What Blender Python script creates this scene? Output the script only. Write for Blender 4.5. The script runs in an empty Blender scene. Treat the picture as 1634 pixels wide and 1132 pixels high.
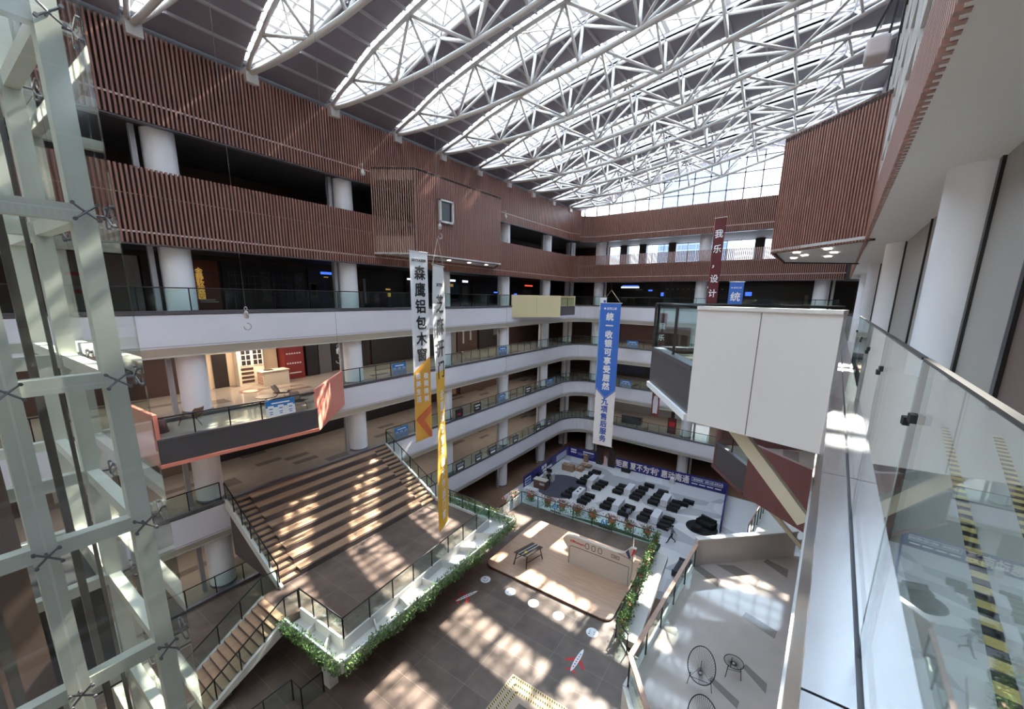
import bpy, math, random
from mathutils import Vector, Matrix
random.seed(7)
PI = math.pi
S = bpy.context.scene
COL = S.collection
H = 21.2                      # eye height above the ground floor, metres

# ------------------------------------------------------------------ camera
R = ((0.82976693, 0.12719421, -0.54342293),
     (0.55788562, -0.16141793, 0.81406872),
     (0.01582662, -0.97865514, -0.20489909))
FPX, PX, PY, IW, IH = 645.0, 822.0, 609.0, 1634.0, 1132.0
cam_d = bpy.data.cameras.new('camera')
cam = bpy.data.objects.new('camera', cam_d)
COL.objects.link(cam)
cam_d.sensor_fit = 'HORIZONTAL'
cam_d.sensor_width = 36.0
cam_d.lens = FPX / IW * 36.0
cam_d.shift_x = (IW / 2 - PX) / IW
cam_d.shift_y = (PY - IH / 2) / IW
cam_d.clip_start = 0.05
cam_d.clip_end = 500
m = Matrix.Identity(4)
for i in range(3):
    m[i][0] = R[i][0]; m[i][1] = -R[i][1]; m[i][2] = -R[i][2]
m[2][3] = H
cam.matrix_world = m
S.camera = cam

# ------------------------------------------------------------------ world, sun, exposure
W = bpy.data.worlds.new('sky'); S.world = W; W.use_nodes = True
wn = W.node_tree.nodes; wl = W.node_tree.links
bg = wn['Background']
tc = wn.new('ShaderNodeTexCoord'); sp = wn.new('ShaderNodeSeparateXYZ')
wl.new(tc.outputs['Generated'], sp.inputs[0])
rp = wn.new('ShaderNodeValToRGB'); wl.new(sp.outputs['Z'], rp.inputs[0])
rp.color_ramp.elements[0].color = (0.82, 0.89, 1.0, 1)
rp.color_ramp.elements[1].color = (0.66, 0.82, 1.0, 1)
wl.new(rp.outputs[0], bg.inputs[0]); bg.inputs[1].default_value = 3.9
sun_d = bpy.data.lights.new('sun', 'SUN'); sun = bpy.data.objects.new('sun', sun_d); COL.objects.link(sun)
sun_d.energy = 15.0; sun_d.color = (1.0, 0.88, 0.74); sun_d.angle = math.radians(0.53)
sun.location = (0, 40, 60)
sun.rotation_euler = Vector((0.07, 0.97, 1.0)).to_track_quat('Z', 'Y').to_euler()
S.view_settings.view_transform = 'Standard'; S.view_settings.look = 'None'
S.view_settings.exposure = 1.42; S.view_settings.gamma = 1.0
S.view_settings.use_curve_mapping = False

# ------------------------------------------------------------------ measuring helpers (photo pixel -> point on a known plane)
def ray(px, py):
    v = (px - PX, py - PY, FPX)
    return [sum(R[i][k] * v[k] for k in range(3)) for i in range(3)]
def at_x(px, py, x): r = ray(px, py); t = x / r[0]; return Vector((x, r[1] * t, H + r[2] * t))
def at_y(px, py, y): r = ray(px, py); t = y / r[1]; return Vector((r[0] * t, y, H + r[2] * t))
def at_z(px, py, z): r = ray(px, py); t = (z - H) / r[2]; return Vector((r[0] * t, r[1] * t, z))

# ------------------------------------------------------------------ materials
MATS = {}
def mat(name, col, rough=0.5, metal=0.0, noise=0.0, scale=4.0, emit=None, estr=0.0, bump=0.0, coat=0.0, spec=0.5):
    if name in MATS: return MATS[name]
    M = bpy.data.materials.new(name); M.use_nodes = True
    n = M.node_tree.nodes; l = M.node_tree.links; b = n['Principled BSDF']
    b.inputs['Base Color'].default_value = (*col, 1)
    b.inputs['Roughness'].default_value = rough; b.inputs['Metallic'].default_value = metal
    b.inputs['Specular IOR Level'].default_value = spec
    if coat: b.inputs['Coat Weight'].default_value = coat; b.inputs['Coat Roughness'].default_value = 0.05
    if emit: b.inputs['Emission Color'].default_value = (*emit, 1); b.inputs['Emission Strength'].default_value = estr
    if noise or bump:
        t = n.new('ShaderNodeTexCoord'); nz = n.new('ShaderNodeTexNoise'); nz.inputs['Scale'].default_value = scale
        nz.inputs['Detail'].default_value = 4
        l.new(t.outputs['Object'], nz.inputs['Vector'])
        if noise:
            mx = n.new('ShaderNodeMixRGB'); mx.blend_type = 'MULTIPLY'; mx.inputs[0].default_value = 1
            mr = n.new('ShaderNodeMapRange'); mr.inputs[1].default_value = 0.3; mr.inputs[2].default_value = 0.7
            mr.inputs[3].default_value = 1 - noise; mr.inputs[4].default_value = 1 + noise * 0.5
            l.new(nz.outputs[0], mr.inputs[0]); mx.inputs[1].default_value = (*col, 1)
            l.new(mr.outputs[0], mx.inputs[2]); l.new(mx.outputs[0], b.inputs['Base Color'])
        if bump:
            bp = n.new('ShaderNodeBump'); bp.inputs['Strength'].default_value = bump; bp.inputs['Distance'].default_value = 0.05
            l.new(nz.outputs[0], bp.inputs['Height']); l.new(bp.outputs[0], b.inputs['Normal'])
    MATS[name] = M
    return M
def glass(name, tint=(0.9, 0.97, 0.95), ior=1.45, refl=1.0, dim=1.0):
    M = bpy.data.materials.new(name); M.use_nodes = True
    n = M.node_tree.nodes; l = M.node_tree.links; n.remove(n['Principled BSDF'])
    o = n['Material Output']; tr = n.new('ShaderNodeBsdfTransparent'); gl = n.new('ShaderNodeBsdfGlossy')
    tr.inputs[0].default_value = (*[c * dim for c in tint], 1); gl.inputs['Roughness'].default_value = 0.02
    gl.inputs[0].default_value = (refl, refl, refl, 1)
    fr = n.new('ShaderNodeFresnel'); ge = n.new('ShaderNodeNewGeometry'); mr = n.new('ShaderNodeMapRange')
    mr.inputs[3].default_value = ior; mr.inputs[4].default_value = 1 / ior; l.new(ge.outputs['Backfacing'], mr.inputs[0]); l.new(mr.outputs[0], fr.inputs[0])
    mx = n.new('ShaderNodeMixShader'); l.new(fr.outputs[0], mx.inputs[0]); l.new(tr.outputs[0], mx.inputs[1]); l.new(gl.outputs[0], mx.inputs[2])
    l.new(mx.outputs[0], o.inputs[0]); MATS[name] = M
    return M
def tiles(name, base, dark, size, thr, joint=None, jw=0.012, rough=0.25, noise=0.15, off=(0, 0)):
    """floor tiles: random tiles take the dark colour; optional joint lines"""
    M = bpy.data.materials.new(name); M.use_nodes = True
    n = M.node_tree.nodes; l = M.node_tree.links; b = n['Principled BSDF']
    t = n.new('ShaderNodeTexCoord'); s0 = n.new('ShaderNodeVectorMath'); s0.operation = 'ADD'; s0.inputs[1].default_value = (off[0], off[1], 0)
    l.new(t.outputs['Object'], s0.inputs[0])
    d = n.new('ShaderNodeVectorMath'); d.operation = 'DIVIDE'; d.inputs[1].default_value = (size[0], size[1], 1000)
    l.new(s0.outputs[0], d.inputs[0])
    f = n.new('ShaderNodeVectorMath'); f.operation = 'FLOOR'; l.new(d.outputs[0], f.inputs[0])
    w = n.new('ShaderNodeTexWhiteNoise'); l.new(f.outputs[0], w.inputs['Vector'])
    g = n.new('ShaderNodeMath'); g.operation = 'GREATER_THAN'; g.inputs[1].default_value = thr; l.new(w.outputs['Value'], g.inputs[0])
    mx = n.new('ShaderNodeMixRGB'); mx.inputs[1].default_value = (*base, 1); mx.inputs[2].default_value = (*dark, 1); l.new(g.outputs[0], mx.inputs[0])
    last = mx
    nz = n.new('ShaderNodeTexNoise'); nz.inputs['Scale'].default_value = 1.3; nz.inputs['Detail'].default_value = 6; l.new(t.outputs['Object'], nz.inputs['Vector'])
    mr = n.new('ShaderNodeMapRange'); mr.inputs[1].default_value = 0.3; mr.inputs[2].default_value = 0.7; mr.inputs[3].default_value = 1 - noise; mr.inputs[4].default_value = 1 + noise
    l.new(nz.outputs[0], mr.inputs[0])
    m2 = n.new('ShaderNodeMixRGB'); m2.blend_type = 'MULTIPLY'; m2.inputs[0].default_value = 1; l.new(last.outputs[0], m2.inputs[1]); l.new(mr.outputs[0], m2.inputs[2]); last = m2
    if joint:
        fr = n.new('ShaderNodeVectorMath'); fr.operation = 'FRACTION'; l.new(d.outputs[0], fr.inputs[0])
        sx = n.new('ShaderNodeSeparateXYZ'); l.new(fr.outputs[0], sx.inputs[0])
        a = n.new('ShaderNodeMath'); a.operation = 'LESS_THAN'; a.inputs[1].default_value = jw / size[0]; l.new(sx.outputs[0], a.inputs[0])
        c = n.new('ShaderNodeMath'); c.operation = 'LESS_THAN'; c.inputs[1].default_value = jw / size[1]; l.new(sx.outputs[1], c.inputs[0])
        e = n.new('ShaderNodeMath'); e.operation = 'MAXIMUM'; l.new(a.outputs[0], e.inputs[0]); l.new(c.outputs[0], e.inputs[1])
        m3 = n.new('ShaderNodeMixRGB'); l.new(e.outputs[0], m3.inputs[0]); l.new(last.outputs[0], m3.inputs[1]); m3.inputs[2].default_value = (*joint, 1); last = m3
    l.new(last.outputs[0], b.inputs['Base Color']); b.inputs['Roughness'].default_value = rough
    MATS[name] = M
    return M
def wood(name, a, c, axis=2, scale=(6, 6, 0.6), rough=0.5):
    M = bpy.data.materials.new(name); M.use_nodes = True
    n = M.node_tree.nodes; l = M.node_tree.links; b = n['Principled BSDF']
    t = n.new('ShaderNodeTexCoord'); mp = n.new('ShaderNodeMapping'); mp.inputs['Scale'].default_value = scale
    l.new(t.outputs['Object'], mp.inputs[0]); nz = n.new('ShaderNodeTexNoise'); nz.inputs['Scale'].default_value = 2.0; nz.inputs['Detail'].default_value = 5
    l.new(mp.outputs[0], nz.inputs['Vector']); r = n.new('ShaderNodeValToRGB'); l.new(nz.outputs[0], r.inputs[0])
    r.color_ramp.elements[0].color = (*a, 1); r.color_ramp.elements[0].position = 0.3
    r.color_ramp.elements[1].color = (*c, 1); r.color_ramp.elements[1].position = 0.7
    l.new(r.outputs[0], b.inputs['Base Color']); b.inputs['Roughness'].default_value = rough
    MATS[name] = M
    return M

FASCIA = mat('fascia_white', (0.74, 0.71, 0.76), 0.45, noise=0.04, scale=0.4)
CORNICE = mat('cornice_cream', (0.62, 0.58, 0.50), 0.5)
TRIMG = mat('trim_grey', (0.16, 0.15, 0.17), 0.35, metal=0.6)
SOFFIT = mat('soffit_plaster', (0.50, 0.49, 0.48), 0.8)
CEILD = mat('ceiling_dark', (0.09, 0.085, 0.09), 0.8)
COLW = mat('column_white', (0.82, 0.80, 0.83), 0.35, noise=0.03, scale=0.7)
GUIDE = mat('shutter_guide_grey', (0.40, 0.38, 0.39), 0.4, metal=0.3)
DARKM = mat('dark_metal', (0.025, 0.024, 0.027), 0.35, metal=0.5)
STEEL = mat('steel_white_paint', (0.62, 0.59, 0.575), 0.55, spec=0.3)
ELEV = mat('elevator_paint', (0.60, 0.61, 0.55), 0.4, noise=0.05, scale=0.9)
PANEL = mat('roof_panel', (0.24, 0.215, 0.25), 0.6, noise=0.08, scale=0.6)
RIB = mat('roof_rib', (0.42, 0.39, 0.41), 0.5)
SLAT = wood('slat_wood', (0.245, 0.108, 0.082), (0.35, 0.17, 0.13), scale=(9, 9, 0.35), rough=0.42)
SLATB = mat('slat_backing', (0.03, 0.018, 0.017), 0.8)
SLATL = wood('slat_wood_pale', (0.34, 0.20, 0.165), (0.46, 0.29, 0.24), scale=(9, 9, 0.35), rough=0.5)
STRIPE = mat('trim_strip', (0.52, 0.44, 0.44), 0.4)
GLASS = glass('railing_glass', (0.88, 0.955, 0.94), 1.3)
GLASSC = glass('clear_glass', (0.93, 0.975, 0.96), 1.5)
GLASSW = glass('window_wall_glass', (0.42, 0.46, 0.50), 1.2)
GLASSE = glass('elevator_glass', (0.96, 0.97, 0.955), 1.45)
SKYG = glass('skylight_glass', (0.88, 0.97, 1.0), 1.15)
FLOORB = tiles('gallery_tiles', (0.30, 0.25, 0.21), (0.17, 0.137, 0.12), (0.55, 1.6), 0.93, rough=0.12, noise=0.06)
FLOORG = tiles('ground_terrazzo', (0.20, 0.115, 0.075), (0.20, 0.115, 0.075), (1, 1), 2, rough=0.35, noise=0.12)
FLOORD = tiles('atrium_brown_tiles', (0.135, 0.095, 0.078), (0.12, 0.084, 0.07), (2.4, 1.2), 0.6, joint=(0.24, 0.20, 0.17), jw=0.014, rough=0.42, noise=0.25)
WOODF = wood('stage_oak', (0.44, 0.27, 0.185), (0.56, 0.37, 0.265), scale=(0.6, 9, 1), rough=0.35)
TREAD = wood('tread_tan', (0.33, 0.20, 0.125), (0.42, 0.265, 0.17), scale=(3, 0.5, 1), rough=0.5)
RISER = mat('riser_dark', (0.085, 0.062, 0.062), 0.5)
INOX = mat('stainless_steel', (0.74, 0.75, 0.78), 0.24, metal=1.0, bump=0.10, scale=1.6)
INOXD = mat('stainless_fascia', (0.48, 0.46, 0.46), 0.30, metal=1.0, bump=0.05, scale=1.2)
BEIGE = mat('beige_panel', (0.36, 0.325, 0.295), 0.55, noise=0.03, scale=0.5)
WHITEC = mat('ceiling_white', (0.70, 0.665, 0.63), 0.55)
BLACK = mat('matt_black', (0.008, 0.008, 0.009), 0.6)
BENCHM = mat('bench_black', (0.007, 0.007, 0.008), 0.75, noise=0.3, scale=9)
LINEN = mat('white_linen', (0.72, 0.72, 0.78), 0.8, noise=0.05, scale=3)
PINK = mat('coral_paint', (0.72, 0.235, 0.17), 0.4)
CREAMY = mat('yellow_panel', (0.70, 0.60, 0.36), 0.5)
CHAR = mat('charcoal_panel', (0.075, 0.067, 0.072), 0.35)
MAROON = mat('maroon_panel', (0.16, 0.062, 0.062), 0.45)
OFFW = mat('offwhite_panel', (0.72, 0.68, 0.67), 0.5, noise=0.02, scale=0.6)
STRUTM = mat('strut_cream', (0.62, 0.55, 0.42), 0.4)
BLUEB = mat('banner_blue', (0.045, 0.16, 0.58), 0.6)
WHITEB = mat('banner_white', (0.78, 0.77, 0.79), 0.6)
LBLUE = mat('banner_sky', (0.25, 0.52, 0.78), 0.6)
ORANGE = mat('banner_orange', (0.80, 0.40, 0.06), 0.6)
CHEV = mat('banner_rust', (0.62, 0.15, 0.05), 0.6)
DRED = mat('banner_dark_red', (0.11, 0.012, 0.016), 0.6)
INK = mat('ink_black', (0.012, 0.012, 0.014), 0.6)
INKW = mat('ink_white', (0.82, 0.82, 0.84), 0.6)
INKB = mat('ink_blue', (0.05, 0.11, 0.42), 0.6)
INKR = mat('ink_red', (0.62, 0.03, 0.04), 0.6)
INKP = mat('ink_pink', (0.85, 0.45, 0.50), 0.6)
GOLD = mat('ink_gold', (0.75, 0.45, 0.06), 0.4)
NAVY = mat('backdrop_navy', (0.022, 0.020, 0.19), 0.5)
NOTICE = mat('notice_blue', (0.03, 0.17, 0.46), 0.5)
LEAF = mat('leaf_green', (0.11, 0.20, 0.04), 0.5, noise=0.5, scale=6)
LEAFD = mat('leaf_dark', (0.05, 0.12, 0.03), 0.5, noise=0.4, scale=6)
FLOWER = mat('flower_red', (0.35, 0.10, 0.09), 0.6, noise=0.4, scale=20)
TERRA = mat('planter_terracotta', (0.30, 0.13, 0.07), 0.6)
PWHITE = mat('planter_white', (0.60, 0.58, 0.56), 0.5)
RAILW = wood('handrail_wood', (0.30, 0.16, 0.11), (0.42, 0.24, 0.17), scale=(2, 2, 2), rough=0.3)
YEL = mat('tape_yellow', (0.66, 0.50, 0.18), 0.5)
LAMP = mat('lit_lamp', (1, 1, 1), 0.5, emit=(1, 0.95, 0.86), estr=9.0)
LITB = mat('lit_sign_blue', (0.1, 0.2, 0.9), 0.5, emit=(0.05, 0.15, 1.0), estr=0.6)
LITW = mat('lit_sign_white', (1, 1, 1), 0.5, emit=(0.75, 0.88, 1.0), estr=0.9)
LITR = mat('lit_sign_red', (0.9, 0.1, 0.1), 0.5, emit=(1.0, 0.08, 0.05), estr=0.7)
LITY = mat('lit_sign_amber', (0.9, 0.6, 0.1), 0.5, emit=(1.0, 0.62, 0.16), estr=0.12)
SHOPD = mat('shop_dark', (0.018, 0.015, 0.016), 0.35)
SHOPB = mat('shop_brown', (0.055, 0.028, 0.022), 0.5)
SKIN = mat('skin', (0.45, 0.26, 0.18), 0.55)
HAIR = mat('hair_black', (0.012, 0.010, 0.010), 0.6)
SHIRTG = mat('shirt_grey', (0.16, 0.17, 0.22), 0.8)
SHIRTD = mat('shirt_dark', (0.02, 0.02, 0.025), 0.8)
TROUS = mat('trousers_dark', (0.015, 0.015, 0.02), 0.8)

# ------------------------------------------------------------------ mesh building
class MB:
    def __init__(s): s.v = []; s.f = []; s.m = []; s.mi = 0
    def add(s, vs, fs):
        o = len(s.v); s.v += [tuple(p) for p in vs]
        for f in fs: s.f.append(tuple(i + o for i in f)); s.m.append(s.mi)
    def quad(s, a, b, c, d): s.add([a, b, c, d], [(0, 1, 2, 3)])
    def poly(s, pts): s.add(pts, [tuple(range(len(pts)))])
    def box(s, lo, hi):
        x0, y0, z0 = lo; x1, y1, z1 = hi
        s.add([(x0, y0, z0), (x1, y0, z0), (x1, y1, z0), (x0, y1, z0), (x0, y0, z1), (x1, y0, z1), (x1, y1, z1), (x0, y1, z1)],
              [(0, 3, 2, 1), (4, 5, 6, 7), (0, 1, 5, 4), (1, 2, 6, 5), (2, 3, 7, 6), (3, 0, 4, 7)])
    def obox(s, c, ax, ay, az):
        c = Vector(c); ax = Vector(ax); ay = Vector(ay); az = Vector(az)
        P = [c + ax * i + ay * j + az * k for k in (-1, 1) for (i, j) in ((-1, -1), (1, -1), (1, 1), (-1, 1))]
        s.add(P, [(0, 3, 2, 1), (4, 5, 6, 7), (0, 1, 5, 4), (1, 2, 6, 5), (2, 3, 7, 6), (3, 0, 4, 7)])
    def bar(s, a, b, w, h=None, up=(0, 0, 1)):
        """square section bar from a to b"""
        a = Vector(a); b = Vector(b); d = b - a; L = d.length
        if L < 1e-6: return
        d /= L; h = w if h is None else h; u = Vector(up)
        if abs(d.dot(u)) > 0.98: u = Vector((0, 1, 0))
        sd = d.cross(u).normalized(); u = sd.cross(d)
        s.obox((a + b) / 2, d * L / 2, sd * w / 2, u * h / 2)
    def tube(s, a, b, r, n=8, r2=None, cap=True):
        a = Vector(a); b = Vector(b); d = b - a
        if d.length < 1e-6: return
        d.normalize(); u = Vector((0, 0, 1)) if abs(d.z) < 0.95 else Vector((1, 0, 0))
        x = d.cross(u).normalized(); y = d.cross(x); r2 = r if r2 is None else r2
        P = []
        for (c, q) in ((a, r), (b, r2)):
            for i in range(n):
                t = 2 * PI * i / n; P.append(c + x * (q * math.cos(t)) + y * (q * math.sin(t)))
        F = [(i, (i + 1) % n, n + (i + 1) % n, n + i) for i in range(n)]
        if cap: F += [tuple(range(n - 1, -1, -1)), tuple(range(n, 2 * n))]
        s.add(P, F)
    def path(s, pts, r, n=6, closed=False):
        pts = [Vector(p) for p in pts]; N = len(pts); rings = []
        for i, p in enumerate(pts):
            a = pts[i - 1] if (i > 0 or closed) else p; b = pts[(i + 1) % N] if (i < N - 1 or closed) else p
            d = (b - a).normalized(); u = Vector((0, 0, 1)) if abs(d.z) < 0.9 else Vector((1, 0, 0))
            x = d.cross(u).normalized(); y = d.cross(x)
            rings.append([p + x * (r * math.cos(2 * PI * k / n)) + y * (r * math.sin(2 * PI * k / n)) for k in range(n)])
        P = [q for rg in rings for q in rg]; F = []
        for i in range(N if closed else N - 1):
            j = (i + 1) % N
            F += [(i * n + k, i * n + (k + 1) % n, j * n + (k + 1) % n, j * n + k) for k in range(n)]
        if not closed: F += [tuple(range(n - 1, -1, -1)), tuple((N - 1) * n + k for k in range(n))]
        s.add(P, F)
    def prism(s, pts, z0, z1):
        n = len(pts); P = [(p[0], p[1], z0) for p in pts] + [(p[0], p[1], z1) for p in pts]
        s.add(P, [tuple(range(n - 1, -1, -1)), tuple(range(n, 2 * n))] + [(i, (i + 1) % n, n + (i + 1) % n, n + i) for i in range(n)])
    def extrude(s, pts, d):
        """polygon pts (3d) pushed along vector d"""
        n = len(pts); d = Vector(d); P = [Vector(p) for p in pts] + [Vector(p) + d for p in pts]
        s.add(P, [tuple(range(n - 1, -1, -1)), tuple(range(n, 2 * n))] + [(i, (i + 1) % n, n + (i + 1) % n, n + i) for i in range(n)])
    def lathe(s, c, prof, n=24, cap=True):
        P = []; c = Vector(c)
        for (r, z) in prof:
            for i in range(n): t = 2 * PI * i / n; P.append((c.x + r * math.cos(t), c.y + r * math.sin(t), c.z + z))
        F = []
        for k in range(len(prof) - 1):
            F += [(k * n + i, k * n + (i + 1) % n, (k + 1) * n + (i + 1) % n, (k + 1) * n + i) for i in range(n)]
        if cap: F += [tuple(range(n - 1, -1, -1)), tuple((len(prof) - 1) * n + i for i in range(n))]
        s.add(P, F)
    def strip(s, path, z0, z1, th=0.0, side=1):
        """vertical wall along a plan path, thickness th to the given side"""
        if th == 0:
            for a, b in zip(path, path[1:]): s.quad((a[0], a[1], z0), (b[0], b[1], z0), (b[0], b[1], z1), (a[0], a[1], z1))
            return
        q = offset(path, th * side)
        for i in range(len(path) - 1):
            s.prism_q(path[i], path[i + 1], q[i + 1], q[i], z0, z1)
    def prism_q(s, a, b, c, d, z0, z1): s.prism([a, b, c, d], z0, z1)
    def build(s, name, m, parent=None, smooth=False, shift=None):
        me = bpy.data.meshes.new(name)
        o = bpy.data.objects.new(name, me); COL.objects.link(o)
        base = Vector((0, 0, 0))
        if parent is not None:
            o.parent = parent
            q = parent
            while q is not None: base += Vector(q.location); q = q.parent
        if shift is not None:
            base = base + Vector(shift); o.location = Vector(shift)
        me.from_pydata([(p[0] - base.x, p[1] - base.y, p[2] - base.z) for p in s.v], [], s.f)
        for mm in (m if isinstance(m, (list, tuple)) else [m]): me.materials.append(mm)
        if any(s.m): me.polygons.foreach_set('material_index', s.m)
        if smooth: me.polygons.foreach_set('use_smooth', [True] * len(me.polygons))
        me.update()
        return o
def offset(path, d):
    """offset a plan polyline to its left by d"""
    out = []; N = len(path)
    for i in range(N):
        a = Vector((path[max(i - 1, 0)][0], path[max(i - 1, 0)][1])); p = Vector((path[i][0], path[i][1])); b = Vector((path[min(i + 1, N - 1)][0], path[min(i + 1, N - 1)][1]))
        n = Vector((0, 0))
        for (u, v) in ((a, p), (p, b)):
            e = v - u
            if e.length > 1e-6: e.normalize(); n += Vector((-e.y, e.x))
        n.normalize(); out.append((p.x + n.x * d, p.y + n.y * d))
    return out
def walk(path, pitch, start=0.0):
    """points every pitch along a plan path: (x, y, tangent)"""
    out = []; rem = start
    for a, b in zip(path, path[1:]):
        a = Vector((a[0], a[1])); b = Vector((b[0], b[1])); L = (b - a).length
        if L < 1e-6: continue
        t = (b - a) / L; s_ = rem
        while s_ <= L: p = a + t * s_; out.append((p.x, p.y, t)); s_ += pitch
        rem = s_ - L
    return out
def tag(o, label=None, cat=None, group=None, kind=None):
    if label: o['label'] = label
    if cat: o['category'] = cat
    if group: o['group'] = group
    if kind: o['kind'] = kind
    return o
def thing(name, label, cat, loc=(0, 0, 0), group=None, rz=0.0):
    o = bpy.data.objects.new(name, None); COL.objects.link(o); o.location = loc; o.rotation_euler = (0, 0, rz)
    return tag(o, label, cat, group)
def struct(name, mb, m, smooth=False):
    o = mb.build(name, m, None, smooth); o['kind'] = 'structure'; return o
def smooth_by_angle(o, ang=40):
    me = o.data; me.polygons.foreach_set('use_smooth', [True] * len(me.polygons)); me.set_sharp_from_angle(angle=math.radians(ang))
    return o
def copy_tree(o, loc=None, rz=None, label=None, group=None):
    c = o.copy(); COL.objects.link(c)
    if loc is not None: c.location = loc
    if rz is not None: c.rotation_euler = (0, 0, rz)
    if label: c['label'] = label
    if group: c['group'] = group
    for ch in list(o.children):
        k = ch.copy(); COL.objects.link(k); k.parent = c
        for g in list(ch.children):
            q = g.copy(); COL.objects.link(q); q.parent = k
    return c
DG = None
def text(name, body, size, m, parent, origin, right, up, align='CENTER', bold=0.0, ext=0.004, line=1.0, sx=1.0, base=None):
    """lettering as a mesh lying in the plane (right, up) at origin"""
    cu = bpy.data.curves.new(name, 'FONT'); cu.body = body; cu.size = size; cu.align_x = align; cu.align_y = 'CENTER'
    cu.offset = 0.0; cu.extrude = ext; cu.space_line = line; cu.resolution_u = 3
    o = bpy.data.objects.new(name, cu); COL.objects.link(o)
    bpy.context.view_layer.update()
    me = bpy.data.meshes.new_from_object(o.evaluated_get(bpy.context.evaluated_depsgraph_get()))
    bpy.data.objects.remove(o); bpy.data.curves.remove(cu)
    r = Vector(right).normalized(); u = Vector(up).normalized(); nn = r.cross(u)
    base = Vector(base) if base is not None else (Vector(parent.location) if parent else Vector((0, 0, 0)))
    org = Vector(origin) - base
    for v in me.vertices:
        c = v.co.copy(); v.co = org + r * (c.x * sx) + u * c.y + nn * c.z
    if bold:                                                # heavier strokes: the outline repeated a little to each side
        vs = [v.co.copy() for v in me.vertices]; fs = [tuple(p.vertices) for p in me.polygons]; V = []; F = []
        for k_, (dx, dy) in enumerate(((0, 0), (bold, 0), (-bold, 0), (0, bold), (0, -bold))):
            o_ = len(V); V += [c + r * dx + u * dy + nn * (.0012 * k_) for c in vs]; F += [tuple(i + o_ for i in f) for f in fs]
        m3 = bpy.data.meshes.new(name); m3.from_pydata(V, [], F); bpy.data.meshes.remove(me); me = m3
    me.materials.clear(); me.materials.append(m); me.name = name
    o = bpy.data.objects.new(name, me); COL.objects.link(o)
    if parent: o.parent = parent
    return o
ORD = ['nearest', 'second', 'third', 'fourth', 'fifth', 'sixth', 'seventh', 'eighth', 'ninth', 'tenth', 'eleventh', 'twelfth']
FLOORN = {1: 'ground floor', 2: 'second floor', 3: 'third floor', 4: 'fourth floor', 5: 'fifth floor', 6: 'top floor'}
LV = {1: 0.0, 2: H - 16.3, 3: H - 11.1, 4: H - 6.12, 5: H - 1.05, 6: H + 4.1}

# ================================================================== STRUCTURE
def arc(cx, cy, r, a0, a1, n): return [(cx + r * math.cos(math.radians(a0 + (a1 - a0) * i / n)), cy + r * math.sin(math.radians(a0 + (a1 - a0) * i / n))) for i in range(n + 1)]
YN = -22.0                                   # near end of the hall
def yb(x): return 50.0 - 0.08 * (x + 21)     # edge of the back gallery
def xr(y): return 0.07 + 0.074 * y           # edge of the right gallery
def xwall(y): return 1.6 + 0.072 * y         # panelled wall behind the right gallery
def xf(y): return 0.40 + 0.0762 * y          # slatted fascia over the right gallery
LEFTP = [(-24, YN), (-24, 47)]
CORN = arc(-21, 47, 3, 180, 94.6, 8)
BACKE = (3.7, yb(3.7))
EDGE = [(-24, YN)] + CORN + [BACKE]
XO, YO = -30.4, 57.5

# ground floor and slabs
g = MB(); g.box((XO - 1, YN, -0.3), (6.5, YO + 1, 0.0)); struct('floor_ground', g, FLOORG)
g = MB(); g.prism([(-23.3, 35.3), (-23.0, 47.9), (-3.3, 47.6), (4.6, 47.0), (3.2, 27.0), (-16.5, 27.0), (-23.3, 33.0)], 0.0, 0.012)
EV = bpy.data.materials.new('event_marble'); EV.use_nodes = True
n_ = EV.node_tree.nodes; l_ = EV.node_tree.links
t_ = n_.new('ShaderNodeTexCoord'); mp_ = n_.new('ShaderNodeMapping'); mp_.inputs['Rotation'].default_value = (0, 0, 0.5); mp_.inputs['Scale'].default_value = (0.30, 0.55, 1)
v_ = n_.new('ShaderNodeTexVoronoi'); v_.inputs['Scale'].default_value = 1.0; v_.distance = 'EUCLIDEAN'
r_ = n_.new('ShaderNodeValToRGB'); r_.color_ramp.interpolation = 'CONSTANT'
r_.color_ramp.elements[0].color = (0.64, 0.63, 0.66, 1); r_.color_ramp.elements[1].position = 0.42; r_.color_ramp.elements[1].color = (0.47, 0.46, 0.50, 1)
e_ = r_.color_ramp.elements.new(0.72); e_.color = (0.74, 0.73, 0.75, 1)
s_ = n_.new('ShaderNodeSeparateColor')
l_.new(t_.outputs['Object'], mp_.inputs[0]); l_.new(mp_.outputs[0], v_.inputs['Vector']); l_.new(v_.outputs['Color'], s_.inputs[0]); l_.new(s_.outputs[0], r_.inputs[0])
l_.new(r_.outputs[0], n_['Principled BSDF'].inputs['Base Color']); n_['Principled BSDF'].inputs['Roughness'].default_value = 0.18
struct('floor_event', g, EV)

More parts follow.
